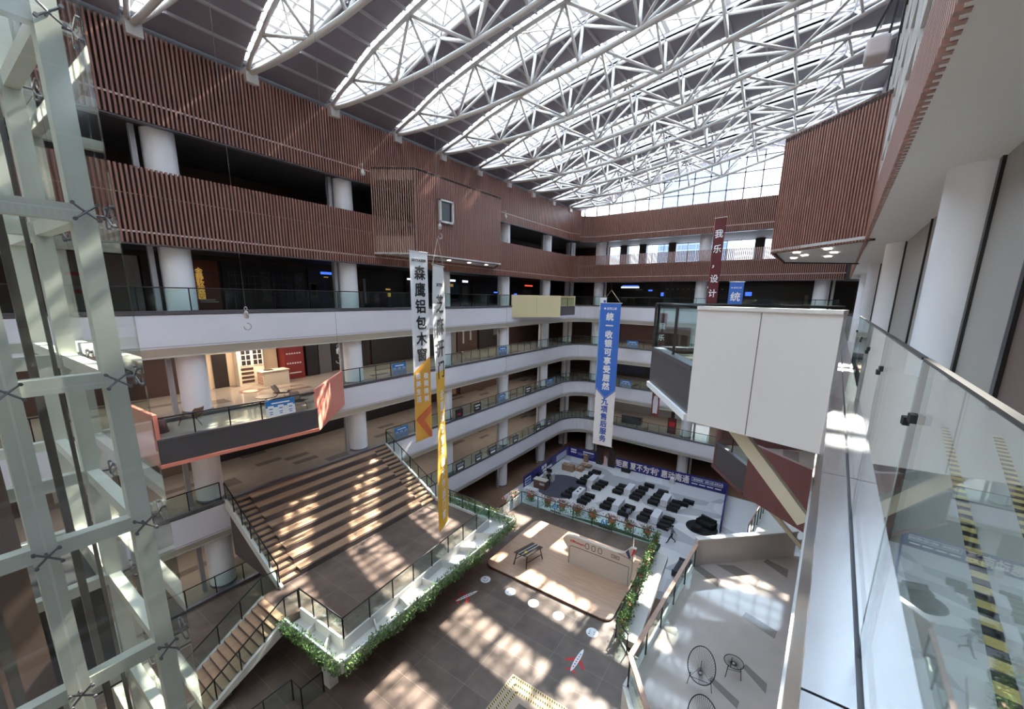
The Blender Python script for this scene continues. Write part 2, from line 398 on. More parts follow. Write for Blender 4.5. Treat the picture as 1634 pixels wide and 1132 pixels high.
OUT = [(BACKE[0], YO), (XO, YO), (XO, YN)]
for L in (2, 3, 4, 5, 6):
    z = LV[L]
    g = MB(); g.prism(EDGE + [(5.9, BACKE[1]), (5.9, YO), (XO, YO), (XO, YN)], z - 0.05, z)
    struct('floor_gallery', g, FLOORB)
    zs = z - (2.0 if L < 6 else 1.9)
    g = MB(); g.prism(offset(EDGE, 0.25) + [(5.9, BACKE[1] + .3), (5.9, YO), (XO, YO), (XO, YN)], zs, z - 0.05)
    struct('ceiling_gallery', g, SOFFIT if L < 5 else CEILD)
    if L < 6:
        g = MB(); g.strip(EDGE, z - 1.58, z + 0.02, 0.26, 1); struct('trim_fascia', g, FASCIA)
        g = MB(); q1 = offset(EDGE, -0.012); g.strip(q1, z - 1.50, z - 1.485, 0.012, 1); struct('trim_groove', g, TRIMG)
        g = MB(); q0 = offset(EDGE, 0.02); q2 = offset(EDGE, 0.24); q3 = offset(EDGE, -0.03)
        for i in range(len(EDGE) - 1):
            a, b = q0[i], q0[i + 1]; c, d = q2[i], q2[i + 1]
            g.quad((a[0], a[1], z - 1.58), (b[0], b[1], z - 1.58), (d[0], d[1], z - 1.98), (c[0], c[1], z - 1.98))
        g.strip(q2, z - 2.06, z - 1.90, 0.1, 1)
        struct('trim_cornice', g, CORNICE)
        g = MB(); g.strip(q3, z + 0.02, z + 0.16, 0.29, 1); struct('trim_kerb', g, TRIMG)

# outer walls behind the galleries
g = MB(); g.box((XO - 0.3, YN, 0), (XO, YO, H + 11.3)); struct('wall_left_shops', g, SHOPB)
g = MB()
g.box((XO - .3, YO, 0), (6.5, YO + 0.3, H + 4.2)); g.box((XO - .3, YO, H + 7.1), (6.5, YO + .3, H + 9.6)); g.box((XO - .3, YO, H + 4.2), (-22.5, YO + .3, H + 7.1))
struct('wall_back_shops', g, SHOPB)
g = MB(); g.box((XO, YN - 0.3, 0), (6.5, YN, H + 17)); struct('wall_front', g, BEIGE)
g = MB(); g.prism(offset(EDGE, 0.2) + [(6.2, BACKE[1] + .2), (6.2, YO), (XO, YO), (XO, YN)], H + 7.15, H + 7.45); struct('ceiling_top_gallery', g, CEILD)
g = MB(); g.box((XO - .3, YN, H + 11.2), (-24.2, 51.2, H + 11.4)); g.box((XO - .3, 51.0, H + 9.5), (7.2, YO + .3, H + 9.7)); g.box((XO - .3, 51.0, H + 7.3), (-24.2, 51.2, H + 11.3)); struct('ceiling_gallery_roof', g, PANEL)
g = MB(); g.strip(offset(LEFTP, 0.35), H + 10.0, H + 11.35, 0.2, 1); struct('wall_left_gutter', g, CEILD)

# timber slat cladding -------------------------------------------------
def slat_band(mb, path, z0, z1, pitch=0.17, w=0.075, d=0.13):
    for (x, y, t) in walk(path, pitch, pitch / 2):
        mb.obox((x, y, (z0 + z1) / 2), (t.x * w / 2, t.y * w / 2, 0), (-t.y * d / 2, t.x * d / 2, 0), (0, 0, (z1 - z0) / 2))
LP = [(-24, -6)] + CORN[:5]; BP = CORN[4:] + [BACKE]
for nm, P, z0, z1, zs in (('wall_left_cladding', LP, H + 2.04, H + 5.2, H + 2.52), ('wall_left_cladding', LP, H + 7.1, H + 10.6, H + 7.87),
                          ('wall_back_cladding', BP, H + 2.04, H + 5.25, H + 2.6), ('wall_back_cladding', BP, H + 6.95, H + 10.05, H + 7.55)):
    g = MB(); slat_band(g, P, z0, z1); o = struct(nm, g, SLAT)
    zt = z1 - 0.05 if not (nm == 'wall_back_cladding' and z1 < H + 6) else H + 3.9
    g = MB(); g.strip(offset(P, 0.06), z0 + 0.03, zt, 0.12, 1); struct('wall_backing', g, SLATB)
    g = MB(); g.strip(offset(P, -0.05), zs - 0.04, zs + 0.04, 0.03, 1); struct('trim_strip', g, STRIPE)
    g = MB(); g.strip(offset(P, 0.02), z0 - 0.06, z0, 0.3, 1); struct('trim_edge', g, TRIMG)

# ---------------------------------------------------------------- roof
TT = [(-24.2, 10.75), (-21, 11.2), (-18.8, 11.87), (-16.2, 12.55), (-13.5, 13.2), (-10.7, 13.68), (-7.7, 14.13), (-4.7, 14.5), (-1.8, 14.85), (0.8, 15.1), (3.6, 15.35)]
BT = [(-24.2, 10.75), (-22.4, 10.64), (-20, 10.60), (-18, 10.63), (-16, 10.72), (-13, 11.03), (-10.1, 11.45), (-7.2, 12.03), (-4.35, 12.77), (-1.4, 13.5), (1.2, 14.4), (3.6, 15.25)]
def interp(T, x):
    for (a, b), (c, d) in zip(T, T[1:]):
        if x <= c: return b + (d - b) * (x - a) / (c - a)
    return T[-1][1]
def half(x):
    if x < -18.5: t = max(0, (x + 24.2) / 5.7); return 0.06 + 0.94 * (1 - (1 - t) ** 1.7)
    if x > 0.5: t = max(0, (3.6 - x) / 3.1); return 0.06 + 0.94 * t
    return 1.0
XN = [t[0] for t in TT]
def fine(T):
    xs = sorted(set([a[0] for a in TT] + [-22.6, -20, -17.5, -14.9, -12.1, -9.2, -6.2, -3.2, -0.5, 2.2])); return xs
XS = fine(TT)
YT = [-19.6, -15.1, -10.65, -6.2, -1.8, 2.65, 7.1, 11.55, 16.05, 20.75, 25.2, 29.7, 34.2, 38.6, 43.05, 47.3]
tr = thing('roof_truss', 'x', 'truss', (0, 0, H), 'white steel roof trusses')
def chord(T, s): return [(x, s * half(x) if s else 0, H + interp(T, x)) for x in XS]
g = MB(); g.path(chord(BT, 0), 0.13, 8); g.build('bottom_chord', STEEL, tr, True)
for s in (-1, 1): g = MB(); g.path(chord(TT, s), 0.10, 8); g.build('top_chord', STEEL, tr, True)
tn = [t[0] for t in TT][1:-1]; bn = [-19.9, -17.4, -14.8, -12.0, -9.2, -6.2, -3.2, -0.5]
def brace(a, b, r):
    g = MB(); g.tube(a, b, r, 6); g.build('brace', STEEL, tr, True)
def tp(x, s): return (x, s * half(x), H + interp(TT, x))
def bp(x): return (x, 0, H + interp(BT, x))
for i, x in enumerate(tn):
    j = min(i, len(bn) - 1)
    for s in (-1, 1):
        brace(tp(x, s), bp(x + 0.35), 0.078)
        if i + 1 < len(tn): brace(bp(x + 0.35) if i % 2 else tp(x, s), tp(tn[i + 1], s) if i % 2 else bp(tn[i + 1] + 0.35), 0.078)
    brace(tp(x, -1), tp(x, 1), 0.05)
    if i + 1 < len(tn): brace(tp(x, -1 if i % 2 else 1), tp(tn[i + 1], 1 if i % 2 else -1), 0.04)
g = MB(); g.box((-24.6, -0.28, H + 10.25), (-23.75, 0.28, H + 10.85)); g.build('bearing', STEEL, tr)
TRL = ['nearest', 'second', 'third', 'fourth', 'fifth', 'sixth', 'seventh', 'eighth', 'ninth', 'tenth', 'eleventh']
first = True
for i, y in enumerate(YT):
    if i < 5: continue
    lab = f'{TRL[i - 5]} white triangular steel roof truss, counted from the near end of the hall'
    if first: tr.location = (0, y, H); tr['label'] = lab; first = False
    else: copy_tree(tr, (0, y, H), 0, lab)
# skylight strips and the panels between them
def roofz(x): return H + interp(TT, x) + 0.16
for i, y in enumerate(YT):
    gl = MB(); mu = MB(); us = MB(); q = .50
    for a, b in zip(XS, XS[1:]):
        ha, hb = half(a) + 0.2, half(b) + 0.2
        gl.quad((a, y - ha, roofz(a) + q), (b, y - hb, roofz(b) + q), (b, y + hb, roofz(b) + q), (a, y + ha, roofz(a) + q))
        for s in (-1, 0, 1):
            mu.bar((a, y + s * ha, roofz(a) + q - .06), (b, y + s * hb, roofz(b) + q - .06), 0.12 if s else .12, 0.12)
            if s: us.extrude([(a, y + s * ha, roofz(a)), (b, y + s * hb, roofz(b)), (b, y + s * hb, roofz(b) + q), (a, y + s * ha, roofz(a) + q)], (0, s * .06, 0))
        for x, h_ in ((a, ha), ((a + b) / 2, (ha + hb) / 2)):
            mu.bar((x, y - h_, roofz(x) + q - .06), (x, y + h_, roofz(x) + q - .06), 0.26 if a in XN and x == a else .13, 0.12)
    o = struct(f'window_{i + 1}', gl, SKYG); k = mu.build('mullion', STEEL, o); us.build('upstand', RIB, o)
for i in range(len(YT) + 1):
    y0 = YN if i == 0 else YT[i - 1]; y1 = 50.6 if i == len(YT) else YT[i]
    g = MB(); rb = MB()
    for a, b in zip(XS, XS[1:]):
        A0 = y0 + (half(a) + .2 if i else 0); A1 = y1 - (half(a) + .2 if i < len(YT) else 0)
        B0 = y0 + (half(b) + .2 if i else 0); B1 = y1 - (half(b) + .2 if i < len(YT) else 0)
        za, zb = roofz(a), roofz(b)
        P = [(a, A0, za), (b, B0, zb), (b, B1, zb), (a, A1, za)]
        g.extrude(P, (0, 0, 0.18))
        if a > -24: rb.bar((a, A0, za - .05), (a, A1, za - .05), 0.09, 0.12)
    o = struct('ceiling_panel', g, PANEL); rb.build('rib', RIB, o)
# right-hand top of the roof
g = MB(); g.box((3.55, YN, H + 10.9), (3.9, 50.6, H + 15.7)); g.prism([(xf(YN), YN), (xf(51), 51), (7.2, 51), (7.2, YN)], H + 10.75, H + 11.0)
struct('wall_right_upper', g, PANEL)
# glazed end above the back cladding
xs = [-23.5 + 1.62 * k for k in range(18)]
g = MB(); fr = MB(); yw = 50.9
g.quad((-24.2, yw, H + 9.9), (4.0, yw, H + 9.9), (4.0, yw, H + 15.6), (-24.2, yw, H + 15.6))
for x in xs: fr.box((x - .07, yw - .16, H + 9.9), (x + .07, yw, H + 15.5))
for z in (11.45, 13.0, 14.4): fr.box((-24, yw - .16, H + z - .06), (4.0, yw, H + z + .06))
o = struct('window_17', g, SKYG); fr.build('mullion', TRIMG, o)
# window wall of the top floor behind the back gallery
g = MB(); fr = MB(); g.quad((-22.5, YO + .1, H + 4.2), (6.4, YO + .1, H + 4.2), (6.4, YO + .1, H + 7.1), (-22.5, YO + .1, H + 7.1))
for k in range(20): fr.box((-22.5 + 1.5 * k - .03, YO, H + 4.2), (-22.5 + 1.5 * k + .03, YO + .1, H + 7.1))
for x in (-20.6, -18.0, -14.2, -10.2, -4.4, -2.0, 1.6): fr.box((x, YO - .9, H + 4.1), (x + .95, YO, H + 7.15))
o = struct('window_18', g, GLASSW); fr.build('mullion', SHOPD, o)

# ---------------------------------------------------------------- right-hand side
def rpath(f, y0=YN, y1=48.2): return [(f(y1), y1), (f(y0), y0)]       # left of this path is +x
RW = [(xwall(50), 50.0), (xwall(6.88), 6.88)]
g = MB(); g.strip(RW, H - 1.2, H + 2.25, 0.3, 1); struct('wall_right', g, BEIGE)
g = MB(); g.strip([(xwall(6.88), 6.88), (xwall(YN) + .2, YN)], H - 1.2, H + 2.25, 0.3, 1); struct('wall_right_near', g, mat('brown_panel', (0.16, 0.10, 0.085), 0.5))
g = MB(); g.box((7.0, YN, 0), (7.3, YO, H + 11.0)); struct('wall_right_outer', g, SHOPB)
g = MB()
for y, w in ((6.9, .07), (9.05, .08), (14.6, .05), (19.42, .06), (25, .05), (29.7, .06)): g.obox((xwall(y) - .012, y, H + .5), (.072 * w, w, 0), (.03, 0, 0), (0, 0, 1.7))
struct('trim_joint', g, SHOPD)
g = MB(); g.prism([(xf(YN), YN), (7, YN), (7, 50), (xf(48.2), 48.2)], H + 2.06, H + 2.3); struct('ceiling_right', g, WHITEC)
g = MB(); g.prism([(0.25 + xr(YN), YN), (7, YN), (7, 51), (0.2 + xr(48.2), 48.2)], H - 1.35, H - 1.2); struct('floor_right', g, mat('white_polished_tile', (0.56, 0.54, 0.51), 0.12, noise=0.04, scale=.8))
g = MB(); g.strip(rpath(xr), H - 2.5, H - 1.16, 0.05, 1); struct('trim_right_fascia', g, INOXD)
g = MB(); g.strip(rpath(lambda y: xr(y) + .05), H - 3.1, H - 1.36, 0.22, 1); g.strip(rpath(lambda y: xr(y) - .02), H - 2.62, H - 2.5, .3, 1); struct('trim_right_core', g, SOFFIT)
# stainless ledge in lengths, with a slot for the glass
for (y0, y1) in ((-4, 1.27), (1.28, 3.20), (3.21, 5.86), (5.87, 12), (12.01, 24), (24.01, 48)):
    for a, b in ((0.0, 0.127), (0.143, 0.275)):
        g = MB(); g.prism([(xr(y0) + a, y0), (xr(y0) + b, y0), (xr(y1) + b, y1), (xr(y1) + a, y1)], H - 1.16, H - 1.10)
        struct('trim_ledge', g, INOX)
g = MB(); g.prism([(xr(-4) + .127, -4), (xr(-4) + .143, -4), (xr(48) + .143, 48), (xr(48) + .127, 48)], H - 1.16, H - 1.12); struct('trim_slot', g, TRIMG)
# slatted fascia and the glazed wall over it
g = MB(); slat_band(g, [(xf(-3), -3), (xf(48), 48)], H + 2.05, H + 3.3, 0.16, 0.07, 0.10); struct('wall_right_cladding', g, SLAT)
g = MB(); g.strip([(xf(48) + .06, 48), (xf(-4) + .06, -4)], H + 2.1, H + 3.3, .1, 1); struct('wall_backing', g, SLATB)
g = MB(); g.strip([(xf(48) + .05, 48), (xf(YN) + .05, YN)], H + 3.3, H + 10.6, .04, 1)
o = struct('window_19', g, mat('mirror_glazing', (0.55, 0.57, 0.62), 0.08, metal=0.85))
fr = MB()
for y in range(-4, 48, 2): fr.box((xf(y) - .0, y - .02, H + 3.3), (xf(y) + .06, y + .02, H + 10.6))
for z in (4.4, 6.2, 8.0): fr.strip([(xf(48) + .0, 48), (xf(-4) + .0, -4)], H + z, H + z + .05, .05, 1)
fr.build('mullion', STEEL, o)
g = MB(); g.strip([(xf(48) - .06, 48), (xf(YN) - .06, YN)], H + 10.55, H + 10.95, .3, 1); struct('trim_right_beam', g, CEILD)
# lower right galleries
for L in (2, 3, 4):
    z = LV[L]
    g = MB(); g.prism([(xr(YN) + .3, YN), (7, YN), (7, 51), (xr(48.2) + .3, 48.2)], z - .3, z); struct('floor_right_gallery', g, FLOORB)
    g = MB(); g.prism([(xr(YN) + .5, YN), (7, YN), (7, 51), (xr(48.2) + .5, 48.2)], z - 2.0, z - .3); struct('ceiling_right_gallery', g, SOFFIT)
    g = MB(); g.strip(rpath(lambda y: xr(y) + .3), z - 1.6, z + .1, .2, 1); struct('trim_right_gallery', g, FASCIA)
    g = MB(); g.strip([(xwall(50), 50), (xwall(YN), YN)], z, z + 3.1, .3, 1); struct('wall_right_gallery', g, BEIGE)
g = MB(); g.strip([(xwall(50), 50), (xwall(YN), YN)], 0, LV[2] - 2, .3, 1); struct('wall_right_ground', g, SHOPB)
# second-floor slab in the middle of the hall
SL = [(-24, YN), (0.3, YN), (0.9, 9), (1.3, 16.0), (-4.3, 16.3), (-5.0, 17.0), (-5.5, 25.7), (-16.1, 25.35), (-16.0, 20.5), (-18.9, 19.7), (-20.4, 19.7), (-20.4, 9.5), (-24, 9.5)]
g = MB(); g.prism(SL, LV[2] - 0.45, LV[2]); struct('floor_middle', g, FLOORD)
g = MB()
for a, b in zip(SL[3:8], SL[4:9]):
    g.bar((a[0], a[1], LV[2] + .03), (b[0], b[1], LV[2] + .03), .07, .1)
struct('trim_slab_edge', g, PWHITE)
g = MB(); g.prism([(-4.95, 17.2), (-4.1, 17.2), (-4.6, 25.2), (-5.4, 25.2)], LV[2] - .5, LV[2] - .12); struct('trim_white_ledge', g, PWHITE)

# ================================================================== COLUMNS
def column(x, y, L, ztop, label, guide=None):
    z = LV[L]
    t = thing('column', label, 'column', (x, y, z))
    g = MB(); g.lathe((x, y, z), [(0.63, 0), (0.63, ztop - z)], 32, False); o = g.build('shaft', COLW, t, True)
    g = MB(); g.lathe((x, y, z), [(0.66, 0), (0.66, .12), (0.63, .125)], 32, False); g.build('base_ring', TRIMG, t, True)
    if guide:
        g = MB(); gx, gy = guide
        g.box((x + gx - .1, y + gy - .1, z), (x + gx + .1, y + gy + .1, ztop)); g.build('shutter_guide', GUIDE, t)
    return t
CY = [7.75, 17.05, 26.2, 35.2, 43.9]
for L in (1, 2, 3, 4, 5, 6):
    zt = (LV[L + 1] - (2.0 if L < 5 else 1.9)) if L < 6 else H + 7.15
    for i, y in enumerate(CY):
        if L == 1 and i < 2: continue
        column(-25.15, y, L, zt, f'{ORD[i]} white round column from the glass elevator, left gallery, {FLOORN[L]}', (0.1, -.95))
    column(-25.6, 51.3, L, zt, f'white round column in the far left corner, {FLOORN[L]}', (.5, -.8))
    for i, x in enumerate((-21.4, -8.7, 2.2)):
        nm = ['left', 'middle', 'right'][i]
        column(x, yb(x) + 1.55, L, zt, f'white round column at the {nm} of the back gallery, {FLOORN[L]}', (.9, .1))
for i, y in enumerate((9.6, 20.0, 30.3, 40.6)):
    x = xwall(y)
    t = thing('column', f'{ORD[i]} broad white column half set into the beige panelled wall on the right', 'column', (x, y, H - 1.2))
    g = MB(); g.lathe((x, y, H - 1.2), [(0.5, 0), (0.5, 3.4)], 40, False); g.build('shaft', COLW, t, True)

# ================================================================== GLASS RAILINGS
def railing(path, z, label, h=1.05, step=1.35, parent=None, post=True, group=None, rm=None, gm=None, base_h=0.0, cat='railing'):
    """path: plan points (x, y) or 3-d points (x, y, z)"""
    P = [Vector((p[0], p[1], z if len(p) < 3 else p[2])) for p in path]
    t = thing('glass_railing', label, cat, tuple(P[0]), group) if parent is None else parent
    up = Vector((0, 0, 1))
    g = MB(); g.path([p + up * h for p in P], 0.032, 6); g.build('handrail', rm or DARKM, t, True)
    pts = []
    for a, b in zip(P, P[1:]):
        L = (b - a).length; n = max(1, round(L / step))
        for k in range(n): pts.append(a + (b - a) * (k / n))
    pts.append(P[-1])
    for a, b in zip(pts, pts[1:]):
        g = MB(); d = (b - a); e = d.normalized() * .035
        s = Vector((-d.y, d.x, 0)).normalized() * .005
        A, B = a + e, b - e
        g.extrude([A + up * .03 - s, B + up * .03 - s, B + up * (h - .06) - s, A + up * (h - .06) - s], s * 2); g.build('glass_panel', gm or GLASS, t)
    if post:
        for p in pts:
            g = MB(); g.box((p.x - .022, p.y - .022, p.z), (p.x + .022, p.y + .022, p.z + h)); g.build('post', DARKM, t)
    return t
EI = offset(EDGE, 0.12)
def cut(path, y0, y1):
    return [(path[0][0], y0), (path[0][0], y1)]
LI = -24.12
ci = offset(EDGE, 0.12)[1:-1]
xe = 3.6
for L, y0 in ((5, YN), (4, 15.5), (3, 18.75), (2, YN)):
    z = LV[L] + .16
    hh = 1.05 if L == 5 else 1.0
    segs = [(LI, 35.0)] if L == 5 else [(LI, ci[0][1])]
    if L == 5:
        railing([(LI, -2.0), (LI, 35.1)], z, 'long clear glass railing with thin dark handrail on the fifth floor left edge', hh, 2.0)
        railing([(LI, 43.9)] + ci + [(xe, yb(xe) + .12)], z, 'clear glass railing along the back edge of the fifth floor', hh, 1.8)
    else:
        railing([(LI, y0 if L != 2 else 3)] + [(LI, 30)] + ci + [(xe, yb(xe) + .12)], z,
                f'dark framed glass railing along the left and back edge of the {FLOORN[L]}', hh, 1.35)
railing([(LI, -2), (LI, 7.85)], LV[3] + .16, 'dark framed glass railing on the third floor, beside the wide stairs', 1.0, 1.35)
railing([(LI, -2), (LI, 4.7)], LV[4] + .16, 'dark framed glass railing on the fourth floor, behind the glass elevator', 1.0, 1.35)

# blue notices fixed to the railings
def notice(a, b, z0, z1, label, cells=3, group='blue notices on the railings', sh=None):
    """a, b: plan points of the left and right edges"""
    a = Vector((a[0], a[1], 0)); b = Vector((b[0], b[1], 0)); d = (b - a); w = d.length; u = d / w; nrm = Vector((u.y, -u.x, 0))
    o = a + nrm * .012
    t = thing('notice_board', label, 'notice', (o.x, o.y, z0), group)
    def rect(u0, u1, v0, v1, off, name, m):
        g = MB(); p = o + nrm * off
        q = [p + u * (u0 * w) + Vector((0, 0, z0 + (z1 - z0) * v0)), p + u * (u1 * w) + Vector((0, 0, z0 + (z1 - z0) * v0)), p + u * (u1 * w) + Vector((0, 0, z0 + (z1 - z0) * v1)), p + u * (u0 * w) + Vector((0, 0, z0 + (z1 - z0) * v1))]
        g.extrude(q, nrm * .004); g.build(name, m, t)
    rect(0, 1, 0, 1, 0, 'sheet', sh or mat('notice_sheet', (.16, .21, .27), .4)); rect(0, 1, .56, 1, .005, 'heading_band', NOTICE)
    rect(.2, .82, .76, .84, .010, 'heading_line', INKW)
    for k in range(cells):
        c = (k + .5) / cells
        rect(c - .1, c + .1, .42, .66, .010, 'tab', sh or mat('notice_tab', (.30, .38, .46), .4)); rect(c - .06, c + .06, .44, .50, .015, 'caption', NOTICE); rect(c - .06, c + .06, .24, .29, .008, 'caption', NOTICE)
        rect(c - .05, c + .05, .12, .17, .008, 'caption', NOTICE)
    return t
def nt(px0, px1, py, L, lab):
    z = LV[L]; a = at_x(px0, py, -24); b = at_x(px1, py, -24); notice((-23.98, a.y), (-23.98, b.y), z + .2, z + 1.1, lab)
nt(626, 648, 600, 4, 'blue headed notice on the fourth floor railing, behind the white and orange banner')
nt(795, 808, 561, 4, 'blue headed notice on the fourth floor railing, right of the twisted banner')
nt(629, 651, 690, 3, 'blue headed notice on the third floor railing at the head of the wide stairs')
nt(795, 806, 634, 3, 'blue headed notice on the third floor railing before a white column')
nt(873, 882, 605, 3, 'blue headed notice on the third floor railing near the far left corner')
for L, px, lab in ((4, (1000, 1018), 'blue headed notice on the fourth floor railing of the back gallery'), (3, (994, 1012), 'blue headed notice on the third floor railing of the back gallery')):
    a = at_y(px[0], 550, 48.9); b = at_y(px[1], 550, 48.8); notice((a.x, a.y), (b.x, b.y), LV[L] + .2, LV[L] + 1.1, lab)
# dark picture panels on the lower railings
def board(a, b, z0, z1, m, label, name='advert_panel', cat='panel', th=.02, group=None, marks=None, face=None):
    a = Vector((a[0], a[1], 0)); b = Vector((b[0], b[1], 0)); d = b - a; w = d.length; u = d / w; nrm = Vector((u.y, -u.x, 0))
    t = thing(name, label, cat, (a.x, a.y, z0), group)
    def rect(u0, u1, v0, v1, off, nm, mm, dd=.004):
        g = MB(); p = a + nrm * off; h = z1 - z0
        g.extrude([p + u * (u0 * w) + Vector((0, 0, z0 + h * v0)), p + u * (u1 * w) + Vector((0, 0, z0 + h * v0)), p + u * (u1 * w) + Vector((0, 0, z0 + h * v1)), p + u * (u0 * w) + Vector((0, 0, z0 + h * v1))], nrm * dd); return g.build(nm, mm, t)
    rect(0, 1, 0, 1, 0, 'sheet', m, th)
    for (u0, u1, v0, v1, mm) in (marks or []): rect(u0, u1, v0, v1, th + .001, 'mark', mm)
    return t
def rb(px0, px1, py, L, m, lab, marks=None):
    a = at_x(px0, py, -24); b = at_x(px1, py, -24); board((-23.97, a.y), (-23.97, b.y), LV[L] + .2, LV[L] + 1.0, m, lab, marks=marks)
WM = [(.15, .85, .62, .8, INKW), (.2, .7, .3, .42, INKW)]
rb(726, 738, 652, 3, SHOPD, 'dark advert panel on the third floor railing nearest the twisted banner', [(.3, .7, .3, .5, INKR)])
rb(756, 767, 645, 3, SHOPD, 'dark advert panel on the third floor railing, second from the twisted banner', WM)
rb(838, 847, 620, 3, SHOPD, 'dark advert panel on the third floor railing between two white columns', WM)
for i, (p0, p1, py) in enumerate(((727, 741, 742), (758, 768, 728), (780, 792, 715), (818, 826, 698), (855, 862, 680), (872, 879, 668))):
    rb(p0, p1, py, 2, SHOPD, f'{ORD[i]} dark picture panel along the second floor left railing, from the stairs', [(.1, .9, .55, .85, mat('print_grey', (.25, .26, .32), .6)), (.2, .8, .15, .4, INKW)])

# ================================================================== BALCONIES
def balcony(name, label, pts, zf, top, bot, side_m, front_m, lip_m, glass_front=True, sides=(0, 2), h=1.0, cap=None, lipb=.16):
    """pts: plan wall - outer near - outer far - wall. sides: solid panels; the rest is glazed over a dark band"""
    t = thing(name, label, 'balcony', (pts[1][0], pts[1][1], zf))
    cx = sum(p[0] for p in pts) / 4; cy = sum(p[1] for p in pts) / 4; ins = [(p[0] + (cx - p[0]) * .06, p[1] + (cy - p[1]) * .06) for p in pts]
    g = MB(); g.prism(ins, zf - .25, zf); g.build('deck', FLOORB, t)
    g = MB(); g.prism(ins, bot + .004, bot + .1); g.build('underside', SOFFIT if lip_m is not PINK else PINK, t)
    cx = sum(p[0] for p in pts) / 4; cy = sum(p[1] for p in pts) / 4
    for i, (a, b) in enumerate(zip(pts, pts[1:])):
        a = Vector((a[0], a[1], 0)); b = Vector((b[0], b[1], 0)); d = (b - a).normalized(); nrm = Vector((d.y, -d.x, 0))
        if nrm.dot(Vector((cx, cy, 0)) - a) > 0: nrm = -nrm
        up = lambda z: Vector((0, 0, z))
        if i in sides:
            g = MB(); g.extrude([a + up(bot), b + up(bot), b + up(top), a + up(top)], nrm * -.14); g.build('side_panel', side_m, t)
            if cap: g = MB(); q = nrm * .03; g.extrude([a + q + up(top), b + q + up(top), b + q + up(top + .05), a + q + up(top + .05)], nrm * -.22); g.build('coping', cap, t)
            mid = (a + b) / 2; g = MB(); g.extrude([mid - d * .006 + up(bot + .01), mid + d * .006 + up(bot + .01), mid + d * .006 + up(top - .01), mid - d * .006 + up(top - .01)], nrm * .002); g.build('joint', TRIMG, t)
        else:
            g = MB(); g.extrude([a + up(bot + lipb), b + up(bot + lipb), b + up(zf + .05), a + up(zf + .05)], nrm * -.12); g.build('front_band', front_m, t)
            g = MB(); q = nrm * .05; g.extrude([a + q + up(bot), b + q + up(bot), b + q + up(bot + lipb), a + q + up(bot + lipb)], nrm * -.2); g.build('front_lip', lip_m, t)
            g = MB(); g.extrude([a + nrm * .02 + up(zf + .05), b + nrm * .02 + up(zf + .05), b + nrm * .02 + up(zf + .12), a + nrm * .02 + up(zf + .12)], nrm * -.2); g.build('front_kerb', TRIMG, t)
            pa, pb = a - nrm * .08, b - nrm * .08
            railing([(pa.x, pa.y, zf + .12), (pb.x, pb.y, zf + .12)], zf, '', h - .12, 1.45, parent=t)
    return t
balcony('balcony', 'jutting fourth floor balcony with coral pink end panel and charcoal front band', [(-24, 4.8), (-20.9, 4.9), (-20.3, 11.45), (-24, 15.45)], LV[4], H - 4.95, H - 7.25, PINK, CHAR, PINK, sides=(0, 2))
balcony('balcony', 'jutting fifth floor balcony with plain yellow end panel, far left gallery', [(-24, 35.1), (-20.9, 40.0), (-20.9, 43.6), (-24, 44.2)], LV[5], H + .2, H - 2.1, CREAMY, CHAR, FASCIA, sides=(0, 2))
balcony('balcony', 'large off-white panelled balcony box jutting beside the near glass railing', [(xr(6.0), 6.0), (-1.13, 6.5), (-2.35, 8.75), (xr(10.6), 10.6)], H - 1.1, H - .14, H - 1.84, OFFW, CHAR, INKW, sides=(0,), cap=OFFW, lipb=.1)
balcony('balcony', 'maroon sided balcony under the off-white box, on the right gallery', [(xr(14.6) + .3, 14.6), (-.62, 16.5), (-2.0, 18.8), (xr(20.5) + .3, 20.5)], LV[4], H - 5.1, H - 7.2, MAROON, CHAR, MAROON, sides=(0, 2), lipb=.1)
# balcony with the string chairs
Z3R = LV[3]
bt = thing('balcony', 'tiled right balcony carrying the black string chairs, seen from above', 'balcony', (-2.0, 13, Z3R))
BC = [(.75, 5.6), (-1.75, 8.65), (-2.62, 9.95), (-2.07, 17.0), (1.55, 20.35)]
FLR = tiles('right_tiles', (0.47, 0.405, 0.375), (0.47, 0.405, 0.375), (1.2, 1.2), 2, rough=0.06, noise=.05)
g = MB(); g.prism(BC + [(xr(20.3) + .45, 20.5), (xr(5.6) + .45, 5.5)], Z3R - .3, Z3R + .01); g.build('deck', FLR, bt)
INL = mat('inlay_taupe', (0.24, 0.205, 0.19), 0.1)
for quad in ([(1104, 905), (1112, 900), (1150, 927), (1145, 937)], [(1142, 901), (1172, 903), (1212, 925), (1206, 938)], [(1218, 897), (1224, 893), (1258, 910), (1256, 923)],
             [(1184, 985), (1190, 977), (1240, 1008), (1236, 1020)], [(1184, 1065), (1190, 1060), (1224, 1092), (1222, 1108)], [(1055, 1003), (1060, 996), (1082, 1008), (1078, 1016)], [(1130, 1085), (1136, 1080), (1180, 1120), (1176, 1132)]):
    g = MB(); g.poly([at_z(x, y, Z3R + .016) for x, y in quad]); g.build('inlay', INL, bt)
EPM = mat('end_panel_grey', (0.50, 0.45, 0.43), 0.5)
g = MB(); a = Vector((-2.0, 17.03, 0)); b = Vector((1.5, 20.28, 0))
def vz(v, z): return v + Vector((0, 0, z))
g.extrude([vz(a, Z3R - .6), vz(b, Z3R - .6), vz(b, Z3R + 1.18), vz(a, Z3R + 1.18)], (-.09, .10, 0)); g.build('end_panel', EPM, bt)
g = MB(); q = Vector((.03, -.03, 0)); g.extrude([vz(a + q, Z3R + 1.18), vz(b + q, Z3R + 1.18), vz(b + q, Z3R + 1.25), vz(a + q, Z3R + 1.25)], (-.16, .17, 0)); g.build('coping', PWHITE, bt)
g = MB()
